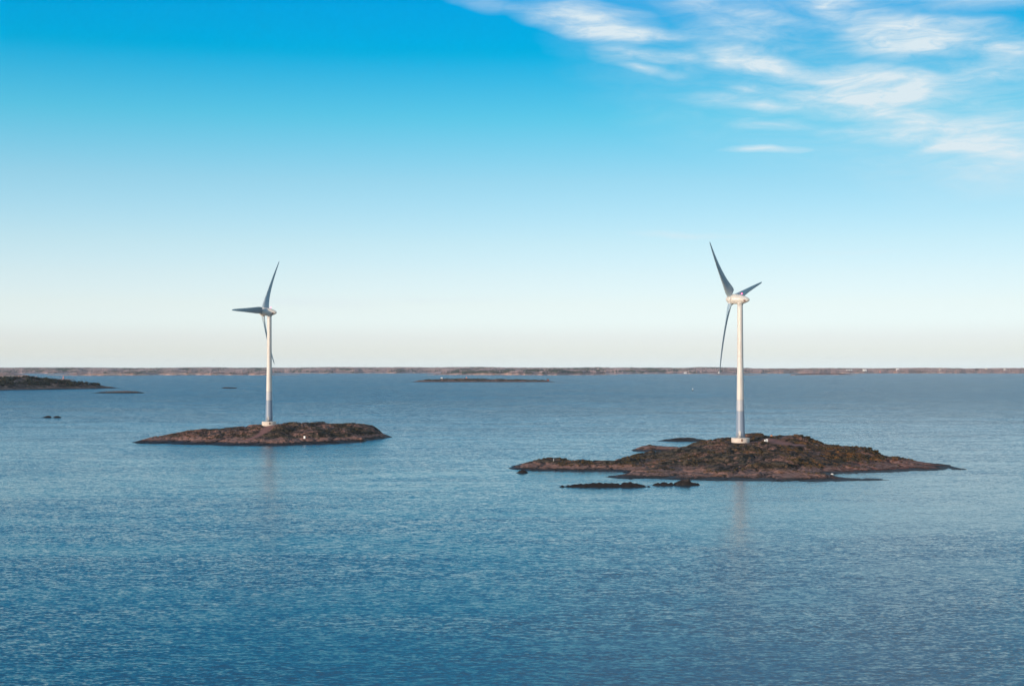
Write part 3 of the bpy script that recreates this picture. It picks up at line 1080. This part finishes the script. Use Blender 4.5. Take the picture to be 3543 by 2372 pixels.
A1 = far_land(-420, 2600, [(-420, 1292), (0, 1292.3), (540, 1291.3), (1000, 1291), (1480, 1291), (2100, 1293), (2500, 1292.3), (2600, 1292)],
              [(-420, 1271), (0, 1271), (120, 1270.2), (250, 1270), (400, 1271), (520, 1271.8), (720, 1269.3), (820, 1271), (900, 1270.6), (1010, 1270.5), (1150, 1268.6), (1300, 1269.6),
               (1400, 1268.7), (1500, 1269.8), (1640, 1267.8), (1720, 1269.5), (1800, 1270.5), (2000, 1270.8), (2060, 1268.6), (2110, 1270.2), (2380, 1271), (2420, 1268.8), (2500, 1269.6), (2600, 1272)],
              1500, M['land'], 101, 12, label='long wooded far shore along the horizon')
woods(A1, 52000, 201, .25, 8, top=.56, thin=.36, label='along the far shore on the horizon')
A2 = far_land(2540, 3960, [(2540, 1292), (2750, 1291.3), (2960, 1291), (3960, 1291)],
              [(2540, 1273), (2743, 1273), (2870, 1271.6), (3000, 1272.5), (3100, 1271.8), (3220, 1270.6), (3330, 1272), (3543, 1271.6), (3960, 1272)],
              1100, M['land_r'], 103, 6, label='reddish heath covered far shore on the right')
woods(A2, 15000, 203, .12, 9, h=(4, 8), thin=.42, label='on the reddish far shore')
B1 = far_land(163, 1036, [(163, 1297), (260, 1298.6), (440, 1298.8), (540, 1297), (740, 1296.8), (930, 1297.3), (1036, 1296)],
              [(163, 1297), (200, 1291), (270, 1286), (400, 1281), (540, 1282), (700, 1283), (850, 1281.5), (925, 1284), (960, 1290), (1036, 1296.5)],
              700, M['land_h'], 105, 9, label='rocky headland with sunlit pink rocks at left')
woods(B1, 12000, 205, .25, 11, h=(6, 10), thin=.40, label='on the headland at left')
C1 = far_land(1476, 2138, [(1476, 1296), (1560, 1296.6), (1800, 1297), (2000, 1296.9), (2138, 1296.6)],
              [(1476, 1294.5), (1500, 1288), (1560, 1283), (1640, 1278), (1750, 1277), (1900, 1276), (2000, 1277), (2050, 1280), (2095, 1287), (2138, 1296)],
              650, M['land_h'], 107, 10, label='wooded headland with pale pink shore rocks in the centre')
woods(C1, 16000, 207, .7, 11, h=(8, 13), thin=.33, label='on the central headland')
far_land(2456, 2662, [(2456, 1297), (2662, 1296.8)], [(2456, 1296.4), (2490, 1293.6), (2560, 1293.8), (2662, 1296.2)], 200, M['land_d'], 109, 0,
         label='thin dark spit behind the right wind turbine')
E1 = far_land(2734, 2968, [(2734, 1297.2), (2968, 1296.2)], [(2734, 1294.5), (2800, 1290), (2900, 1290.5), (2968, 1295.8)], 260, M['land_d'], 111, 0,
              label='low brown spit in front of the reddish far shore')
G1 = far_land(-420, 128, [(-420, 1303.5), (128, 1303)], [(-420, 1282), (-60, 1284), (20, 1285.5), (60, 1291), (97, 1296.5), (128, 1302.5)], 420, M['land_r'], 113, 4,
              label='brown heath island behind the wooded point at left')
woods(G1, 3000, 213, .4, 6, h=(3, 6), label='on the brown island at left')

# wood on the dark point
rg = np.random.default_rng(77)
X = -1235 + rg.random(30000) * 490
Y = 2590 + rg.random(30000) * 520
Z = ground_z('point', X, Y)
k_ = (Z > 6.0 + 12 * (fbm(X / 40, Y / 40, 78, 3) - .35)) & (fbm(X / 30, Y / 30, 79, 4) > .40)
X, Y, Z = X[k_], Y[k_], Z[k_]
s_ = rg.random(len(X))
crowns('forest', X, Y, Z - .2, 1.6 + 1.6 * s_, 2.2 + 3.2 * s_, M['thicket'], False, 80, 'dark thicket on the wooded point at the left edge')

# shrubs on the long low island
gx, gy, Zi, _ = ISL['long low brown island in the middle distance']
X = gx[0] + rg.random(9000) * (gx[-1] - gx[0])
Y = gy[0] + rg.random(9000) * (gy[-1] - gy[0])
Z = ground_z('long low brown island in the middle distance', X, Y)
k_ = (Z > 4.6) & (fbm(X / 14, Y / 14, 81, 4) > .56)
X, Y, Z = X[k_], Y[k_], Z[k_]
s_ = rg.random(len(X))
crowns('thicket', X, Y, Z - .2, 1.0 + 1.2 * s_, .8 + 1.6 * s_ ** 2, M['thicket'], False, 82, 'dark low scrub on the long low island')


# heather and grass tussocks on the two near islands
def tussocks(key, n_, seed, thr, zmin, label):
    gx, gy, Zi, G = ISL[key]
    rg = np.random.default_rng(seed)
    X = gx[0] + 3 + rg.random(n_) * (gx[-1] - gx[0] - 6)
    Y = gy[0] + 3 + rg.random(n_) * (gy[-1] - gy[0] - 6)
    Z = ground_z(key, X, Y)
    i = ((X - gx[0]) / (gx[1] - gx[0])).astype(int)
    j = ((Y - gy[0]) / (gy[1] - gy[0])).astype(int)
    k_ = (Z > zmin) & (fbm(X / 13, Y / 13, seed, 5) > thr) & (G[j, i] < .1)
    X, Y, Z = X[k_], Y[k_], Z[k_]
    s_ = rg.random(len(X))
    crowns('heather', X, Y, Z - .08, .18 + .42 * s_, .12 + .38 * s_ ** 2, M['shrub'], False, seed, label)


tussocks('right', 60000, 91, .56, 1.5, 'dark heather and grass tufts on the right island')
tussocks('left', 26000, 92, .58, 2.2, 'dark heather and grass tufts on the left island')


def bush(x, y, z, r, h, seed, label, group):
    """low juniper bush: short stems and a crown of many small leaf faces"""
    root = empty('juniper_bush', (x, y, z))
    tag(root, label, 'bush', group)
    rn = random.Random(seed)
    st = MB()
    for i in range(4):
        a = rn.uniform(0, 6.28)
        st.tube((0, 0, -.2), (math.cos(a) * r * .4, math.sin(a) * r * .4, h * .5), .06, .03, 5)
    st.build('stem', M['bark'], root)
    V, Fc = [], []
    for i in range(260):
        a, b = rn.uniform(0, 6.28), rn.random()
        q = rn.uniform(.35, 1)
        px, py, pz = math.cos(a) * r * q * math.sqrt(1 - b * b * .8), math.sin(a) * r * q * math.sqrt(1 - b * b * .8), h * (.1 + .85 * b * q)
        s = rn.uniform(.12, .28)
        n_ = Vector((rn.gauss(0, 1), rn.gauss(0, 1), rn.gauss(0, 1))).normalized()
        t = n_.orthogonal().normalized()
        u = n_.cross(t)
        k = len(V)
        for da, db in ((-1, -.5), (1, -.5), (1.1, .6), (-.7, .8)):
            V.append((px + t.x * da * s + u.x * db * s, py + t.y * da * s + u.y * db * s, pz + t.z * da * s + u.z * db * s))
        Fc.append((k, k + 1, k + 2, k + 3))
    mesh_obj('foliage', V, Fc, M['shrub'], root, False)
    return root


for i, (px, Yd, r, h) in enumerate(((2962, 645, 1.0, .9), (2985, 641, 1.3, 1.0), (3008, 637, 1.1, .9), (3030, 633, 1.2, 1.0), (3052, 628, 1.0, .8), (2890, 657, .9, .7), (2795, 667, 1.2, 1.0), (2772, 669, .9, .8))):
    x = (px - CX) / F * Yd
    bush(x, Yd, float(ground_z('right', x, Yd)) - .05, r, h, 300 + i, 'dark low juniper bush on the right hand ridge of the right island', 'juniper bushes along the ridge')


def pine(px, py_top, Yd, h, seed, label):
    x = (px - CX) / F * Yd
    z = float(ground_z('point', x, Yd))
    root = empty('pine_tree', (x, Yd, z - .3))
    tag(root, label, 'tree')
    rn = random.Random(seed)
    t = MB()
    t.tube((0, 0, -.5), (.1, 0, h * .55), h * .035, h * .018, 7).tube((.1, 0, h * .55), (0, .1, h * .93), h * .018, h * .006, 6)
    for i in range(7):
        a = rn.uniform(0, 6.28)
        zz = h * rn.uniform(.35, .8)
        t.tube((.05, 0, zz), (math.cos(a) * h * .3, math.sin(a) * h * .3, zz + h * .1), h * .01, h * .004, 5)
    t.build('trunk', M['bark'], root)
    n_ = 500
    V, Fc = [], []
    for i in range(n_):
        b = rn.random()
        a = rn.uniform(0, 6.28)
        rr = h * .36 * (1 - b * .75) * rn.uniform(.3, 1.0) * (1 + .3 * math.sin(a * 3 + b * 9))
        c = (math.cos(a) * rr, math.sin(a) * rr, h * (.28 + .72 * b))
        s = h * rn.uniform(.03, .06)
        nrm = Vector((rn.gauss(0, 1), rn.gauss(0, 1), rn.gauss(0, 1))).normalized()
        t1 = nrm.orthogonal().normalized()
        t2 = nrm.cross(t1)
        k = len(V)
        for da, db in ((-1, -.6), (1, -.5), (.9, .7), (-.8, .6)):
            V.append(tuple(c[q] + t1[q] * da * s + t2[q] * db * s for q in range(3)))
        Fc.append((k, k + 1, k + 2, k + 3))
    mesh_obj('crown', V, Fc, M['thicket'], root, False)


pine(329, 1321, 2870, 9.0, 401, 'lone round topped tree near the tip of the wooded point')
pine(118, 1301, 2840, 9.5, 402, 'tallest pine standing above the thicket on the wooded point')
pine(180, 1308, 2810, 7.0, 403, 'smaller pine right of the tallest one on the wooded point')


# ------------------------------------------------------------------ wind turbines
ZF = 2.05            # foundation height
HUBZ = 65.4
TILT = Matrix.Rotation(R(3), 4, 'X')
TOP = Matrix.Translation((0, 0, HUBZ)) @ TILT


def part(o, mat):
    o.matrix_local = mat
    return o


def blade_mesh():
    #       r     chord twist thick(frac) le(frac)
    st = [(1.5, 1.9, 36, 1.0, .5), (2.2, 2.1, 37, .95, .48), (2.9, 3.4, 37, .55, .34), (3.6, 4.35, 36, .40, .29), (4.6, 4.5, 33, .36, .28), (6.2, 4.35, 27, .33, .28),
          (8.0, 3.95, 22, .30, .28), (10.5, 3.45, 18, .27, .28), (13.5, 3.0, 14.5, .25, .28), (17, 2.55, 11.5, .23, .28), (21, 2.12, 8.5, .22, .28),
          (25, 1.74, 6, .2, .28), (29, 1.36, 3.6, .19, .28), (32, 1.05, 2.2, .18, .28), (34, .78, 1.4, .17, .3), (35.0, .5, 1, .17, .34), (35.3, .18, 1, .2, .4)]
    V, Fc = [], []
    K = 20
    for r, c, tw, th, le in st:
        a = R(tw)
        rnd = 1.0 if r < 2.3 else max(0, 1 - (r - 2.3) / 1.2)
        flex = .075 * r - 2.66 * (r / 35.5) ** 2
        for i in range(K):
            t = 2 * math.pi * i / K
            x = .5 * (1 - math.cos(t))                     # 0 = leading edge, 1 = trailing edge
            sgn = 1 if i <= K / 2 else -1
            ytn = 5 * th * (.2969 * math.sqrt(max(x, 0)) - .126 * x - .3516 * x * x + .2843 * x ** 3 - .1036 * x ** 4)
            yr = .5 * math.sin(t) * th
            yy = sgn * abs(ytn) * (1 - rnd) * (1.15 if sgn > 0 else .8) + yr * rnd
            cx, cy = (x - le) * c, yy * c                  # chordwise towards the trailing edge, thickness upwind
            X = cx * math.cos(a) + cy * math.sin(a)
            Yd = -cx * math.sin(a) + cy * math.cos(a)
            V.append((X, Yd + flex, r))
    n = len(st)
    for j in range(n - 1):
        for i in range(K):
            Fc.append((j * K + i, (j + 1) * K + i, (j + 1) * K + (i + 1) % K, j * K + (i + 1) % K))
    Fc.append(tuple(range(K)))
    Fc.append(tuple((n - 1) * K + i for i in range(K))[::-1])
    me = bpy.data.meshes.new('blade')
    me.from_pydata(V, [], Fc)
    me.polygons.foreach_set('use_smooth', np.ones(len(Fc), dtype=bool))
    me.materials.append(M['blade'])
    me.update()
    import bmesh
    bm = bmesh.new()
    bm.from_mesh(me)
    bmesh.ops.recalc_face_normals(bm, faces=bm.faces)
    bm.to_mesh(me)
    bm.free()
    return me


def nac_r(y):
    ys = [-4.72, -4.66, -4.45, -4.0, -3.3, -2.2, -1.0, .2, 1.4, 2.6, 3.5]
    rs = [.02, .22, .52, .88, 1.24, 1.68, 2.03, 2.27, 2.41, 2.47, 2.45]
    return float(np.interp(y, ys, rs))


def make_turbine(loc, yaw, thetas, label, door_az):
    root = empty('wind_turbine', loc, yaw)
    tag(root, label, 'wind turbine', 'white three bladed wind turbines on the rocky islands')
    f = MB().lathe([(4.1, -2.5), (4.15, ZF - .12), (4.07, ZF - .03), (3.95, ZF), (.5, ZF + .03)], 48)
    fo = f.build('foundation', M['concrete'], root, True)
    # entrance hatch on the foundation
    a = door_az - yaw
    MB().box((0, 0, 0), (.75, .16, 1.25)).build('hatch', M['door'], fo).matrix_local = Matrix.Rotation(a, 4, 'Z') @ Matrix.Translation((0, -4.15, ZF - .95))
    prof = []
    for i in range(25):
        t = i / 24
        z = 60.9 * t
        prof.append((2.02 - .76 * t - .16 * math.sin(math.pi * t) + .05 * (1 - t) ** 6, z))
    tw = MB().lathe(prof, 40).build('tower', M['tower'], root, True, (0, 0, ZF + .02))
    dm = Matrix.Rotation(a - .35, 4, 'Z')
    MB().box((0, 0, 0), (.95, .14, 2.1)).build('door', M['steel'], tw).matrix_local = dm @ Matrix.Translation((0, -2.03, 2.0))
    stp = MB()
    for q in range(5):
        stp.box((0, -2.25 - .24 * (4 - q), .1 + q * .2), (1.1, .26, .08))
    for sx in (-.55, .55):
        stp.tube((sx, -3.3, 0), (sx, -3.3, .95), .04).tube((sx, -2.2, .85), (sx, -2.2, 1.9), .04).tube((sx, -3.3, .95), (sx, -2.2, 1.9), .04).tube((sx, -3.3, 0), (sx, -2.2, .9), .06)
    stp.build('stairs', M['steel'], root).matrix_local = dm @ Matrix.Translation((0, 0, ZF + .04))
    fl = MB().lathe([(2.2, -.02), (2.2, .16), (2.06, .2)], 40, (0, 0, 0)).build('base_flange', M['steel'], tw, True)
    col = MB().lathe([(1.2, 0), (1.22, .5), (1.34, 1.0), (1.6, 1.5), (1.95, 2.0)], 36)
    col.build('yaw_collar', M['nacelle'], root, True, (0, 0, ZF + 60.0))
    # nacelle
    prof = [(nac_r(y), y) for y in (-4.72, -4.66, -4.55, -4.45, -4.2, -3.9, -3.5, -3.0, -2.4, -1.7, -1, -.2, .6, 1.4, 2.2, 3.0, 3.5)]
    nb = MB().lathe(prof, 40, axis='y')
    nb.v = [(x, y, max(z, -2.12) if -2.6 < y else z) for x, y, z in nb.v]
    nac = part(nb.build('nacelle', M['nacelle'], root, True), TOP)
    part(MB().lathe([(2.33, 3.42), (2.33, 3.72)], 40, axis='y').build('seam_ring', M['seam'], nac, True), Matrix())
    for sx in (-1, 1):
        mk = MB()
        for iy in (0, 1):
            for iz in (0, 1):
                y, z = -3.05 + iy * .42, -.72 + iz * .42
                rr = nac_r(y)
                x = math.sqrt(max(rr * rr - z * z, .01))
                nx_ = Vector((x, 0, z)).normalized()
                q = len(mk.v)
                for dy, dz in ((-.18, -.18), (.18, -.18), (.18, .18), (-.18, .18)):
                    for off in (.03, -.25):
                        yy, zz = y + dy, z + dz
                        r2 = nac_r(yy)
                        xx = math.sqrt(max(r2 * r2 - zz * zz, .01))
                        mk.v.append((sx * (xx + off), yy, zz))
                mk.f += [(q, q + 2, q + 4, q + 6), (q + 1, q + 3, q + 5, q + 7), (q, q + 1, q + 3, q + 2), (q + 2, q + 3, q + 5, q + 4), (q + 4, q + 5, q + 7, q + 6), (q + 6, q + 7, q + 1, q)]
        part(mk.build('red_mark', M['red'], nac), Matrix())
    # spinner
    sp = MB().lathe([(2.36, 3.62), (2.40, 4.0), (2.34, 4.5), (2.14, 5.1), (1.80, 5.7), (1.36, 6.25), (.9, 6.68), (.45, 6.95), (.03, 7.05)], 40, axis='y')
    spo = part(sp.build('spinner', M['nacelle'], root, True), TOP)
    # warning lamp and wind sensor
    lm = MB().tube((0, -.7, 2.0), (0, -.7, 2.55), .07).build('lamp_post', M['steel'], nac)
    MB().lathe([(.24, 2.5), (.30, 2.62), (.27, 2.85), (.10, 2.98)], 16, (0, -.7, 0)).build('warning_light', M['lamp'], lm, True)
    MB().tube((0, .5, 2.2), (0, .5, 2.9), .05).tube((-.25, .5, 2.85), (.25, .5, 2.85), .04).lathe([(.16, 2.75), (.18, 2.95), (.05, 3.0)], 10, (.25, .5, 0)).build('wind_sensor', M['steel'], nac)
    for o in nac.children:
        pass
    me = blade_mesh()
    for th in thetas:
        b = bpy.data.objects.new('blade', me)
        COL.objects.link(b)
        b.parent = root
        b.matrix_local = TOP @ Matrix.Translation((0, 4.45, 0)) @ Matrix.Rotation(R(90 - th), 4, 'Y')
        c = MB().lathe([(1.12, 1.35), (1.14, 2.42), (1.02, 2.5)], 24, cap=True)
        c.build('root_collar', M['nacelle'], b, True)
    return root


def copy_tree(o, parent=None):
    c = o.copy()
    COL.objects.link(c)
    if parent is not None:
        c.parent = parent
    for ch in list(o.children):
        copy_tree(ch, c)
    return c


turb_r = make_turbine(TR, R(56.45), (135.9, 15.9, 255.9),
                      'nearer larger white wind turbine on the right island, blade pointing up to the left', R(0))
turb_l = copy_tree(turb_r)
turb_l.location = TL
turb_l.rotation_euler = (0, 0, R(71.6))
turb_l['label'] = 'farther smaller white wind turbine on the left island, blade pointing straight left'
bl = [c for c in turb_l.children if c.name.startswith('blade')]
for b, th in zip(bl, (60.6, 180.6, 300.6)):
    b.matrix_local = TOP @ Matrix.Translation((0, 4.45, 0)) @ Matrix.Rotation(R(90 - th), 4, 'Y')


# ------------------------------------------------------------------ small things
def on(key, px, Yd, dz=0.0):
    x = (px - CX) / F * Yd
    return (x, Yd, float(ground_z(key, x, Yd)) + dz)


# seamark of two short posts on the limb of the right island
p = on('right', 1918, 598)
root = empty('seamark', p)
tag(root, 'small grey stone seamark with a dark post on the left limb of the right island', 'seamark')
MB().rock((-.25, 0, .45), (.30, .3, .62), 3, 2).build('cairn', M['steel'], root)
MB().box((.38, .1, .85), (.34, .3, 1.0)).tube((.38, .1, -.3), (.38, .1, .5), .06).build('dark_board', M['black'], root)

# pale equipment boxes beside the gravel yard
p = on('right', 2647, 648)
root = empty('equipment_box', p, .3)
tag(root, 'pair of white boxes beside the gravel patch right of the nearer turbine', 'box')
MB().box((0, 0, .35), (.9, .7, .9), 0, .95).build('low_box', M['white'], root)
MB().box((.85, .1, .5), (.75, .7, 1.25), 0, .95).build('tall_box', M['white'], root)
p = on('left', 1055, 790)
root = empty('equipment_box', p, -.4)
tag(root, 'small white cabinet on the front slope of the left island', 'cabinet')
MB().box((0, 0, .6), (.95, .8, 1.35), 0, .97).build('body', M['white'], root)
MB().box((0, 0, 1.30), (1.1, .95, .10)).build('lid', M['concrete'], root)
p = on('right', 2669, 675)
o = MB().rock((0, 0, .25), (.75, .6, .75), 8, 2).build('boulder', M['orange'], None, False, p)
tag(o, 'orange boulder on the skyline right of the nearer turbine', 'boulder')
p = sea(2881, 1641.5)
o = MB().rock((0, 0, .1), (.55, .4, .35), 12, 2).build('boulder', M['white'], None, False, (p[0], p[1] + .5, .1))
tag(o, 'small white boulder at the head of the narrow inlet', 'boulder')

# spar buoy
p = sea(2397, 1352)
root = empty('buoy', (p[0], p[1], 0))
tag(root, 'small black and white buoy floating in open water left of the nearer turbine', 'buoy')
MB().lathe([(.3, -1.0), (.95, -.3), (1.0, .5), (.72, .9), (.62, 2.4), (.6, 2.5)], 18).build('float', M['black'], root, True)
MB().lathe([(.58, 2.5), (.55, 4.2), (.2, 4.4)], 18).build('topmark', M['white'], root, True)
MB().tube((0, 0, 4.4), (0, 0, 5.0), .12).build('lamp', M['steel'], root)

# faded red beacon on its low skerry
k0 = 'pale low skerry under the faded red beacon'
Yb = sea(220, 1314.5)[1] + 18
p = on(k0, 219.5, Yb)
root = empty('beacon', (p[0], p[1], max(p[2], .5) - .5))
tag(root, 'faded red beacon tower on a pale skerry behind the wooded point', 'beacon')
MB().lathe([(3.6, 0), (3.4, 2.2), (1.9, 3.0), (1.5, 8.0)], 12).build('tower', M['pink'], root)
MB().lathe([(1.9, 8.0), (1.9, 8.4), (1.2, 8.5), (1.2, 10.2), (.2, 11.2)], 12).build('lantern', M['pink'], root)

# white and red huts on the long low island
kc = 'long low brown island in the middle distance'
Yi = float(np.mean(ISL[kc][1]))


def house(loc, L_, W_, h, rz, wall, roof, label, windows=2, name='house', cat='house', group=None):
    root = empty(name, loc, rz)
    tag(root, label, cat, group)
    w = MB().box((0, 0, h / 2 - .5), (L_, W_, h + 1)).build('wall', wall, root)
    MB().gable((0, 0), L_, W_, h, W_ * .42, 0, .5).build('roof', roof, root)
    for i in range(windows):
        x = (i + .5) / windows * L_ - L_ / 2
        MB().box((x, -W_ / 2, h * .5), (L_ / windows * .35, .12, h * .4)).build('window', M['glass'], root)
    return root


house(on(kc, 1528, Yi), 4.5, 4, 3.4, .2, M['white'], M['white'], 'tiny white hut on the left part of the long low island', 1, 'hut', 'hut')
house(on(kc, 1614, Yi), 3.5, 3, 2.6, .2, M['pink'], M['pink'], 'tiny pinkish hut on the crest of the long low island', 1, 'hut', 'hut')
house(on(kc, 1896, Yi), 5.5, 4, 3.6, .2, M['redpaint'], M['roof'], 'dark red hut at the right end of the long low island', 1, 'hut', 'hut')
p = on(kc, 1890, Yi)
o = MB().tube((0, 0, -.5), (0, 0, 9), .35, .2, 8).box((0, 0, 8.4), (1.4, .3, 1.0)).build('pole', M['bark'], None, False, p)
tag(o, 'thin dark pole beside the dark red hut on the long low island', 'pole')


def far_on(L_, px, py):
    """point on the land surface seen at (px, py)"""
    u = np.full(200, (px - L_['px0']) / (L_['px1'] - L_['px0']))
    s = np.linspace(.02, .7, 200)
    X, Y, Z = land_point(L_, u, s)
    rows = YH - (Z - HC) * F / Y
    i = int(np.argmin(np.abs(rows - py)))
    return (float(X[i]), float(Y[i]), float(Z[i]))


HG = 'distant houses on the far shore'
for L_, px, py, L0, W0, h0, wall, roof, lab in (
        (A2, 2991, 1283.5, 26, 14, 9, 'white', 'white', 'largest white house on the far shore at right'),
        (A2, 2930, 1281.5, 9, 8, 6, 'white', 'white', 'leftmost of three small white houses on the far shore'),
        (A2, 2938, 1281.5, 9, 8, 6, 'white', 'white', 'middle one of three small white houses on the far shore'),
        (A2, 2946, 1281.5, 9, 8, 6, 'white', 'white', 'rightmost of three small white houses on the far shore'),
        (A2, 3105, 1280, 20, 11, 7, 'white', 'white', 'wide white house high on the far shore'),
        (A2, 3045, 1288, 10, 8, 6, 'pink', 'pink', 'pink house by the water right of the largest white house'),
        (A2, 3095, 1289, 11, 8, 7, 'orange', 'orange', 'orange brown boathouse below the wide white house'),
        (A2, 3252, 1280.5, 15, 9, 6, 'concrete', 'concrete', 'beige house alone on the heath of the far shore'),
        (A2, 3376, 1279.5, 34, 12, 5, 'bark', 'roof', 'long dark barn on the heath of the far shore'),
        (A2, 3412, 1277.5, 13, 9, 7, 'concrete', 'concrete', 'beige house right of the long dark barn'),
        (A2, 3476, 1280.5, 16, 10, 8, 'white', 'concrete', 'rightmost pale house on the far shore'),
        (A1, 2371, 1291.5, 18, 9, 6, 'white', 'white', 'white boathouse at the water left of the nearer turbine'),
        (A1, 2487, 1291, 10, 8, 6, 'white', 'white', 'small white boathouse behind the thin dark spit'),
        (A1, 2071, 1280, 12, 8, 7, 'concrete', 'concrete', 'pale house among the trees above the central headland')):
    p = far_on(L_, px, py)
    house((p[0], p[1] - 3, p[2] + .5), L0, W0, h0, .25, M[wall], M[roof], lab, 3 if L0 > 15 else 2, group=HG)

# ------------------------------------------------------------------ air
hz = bpy.data.materials.new('air_haze')
hz.use_nodes = True
nt = hz.node_tree
nt.nodes.clear()
vo = nt.nodes.new('ShaderNodeVolumePrincipled')
vo.inputs['Color'].default_value = (.84, .91, 1.0, 1)
vo.inputs['Density'].default_value = HAZE if 'HAZE' in globals() else 1.7e-5
vo.inputs['Anisotropy'].default_value = .0
ou = nt.nodes.new('ShaderNodeOutputMaterial')
nt.links.new(vo.outputs[0], ou.inputs['Volume'])
o = MB().box((0, 6700, 62), (18600, 14400, 136)).build('haze', hz)
tag(o, kind='stuff')
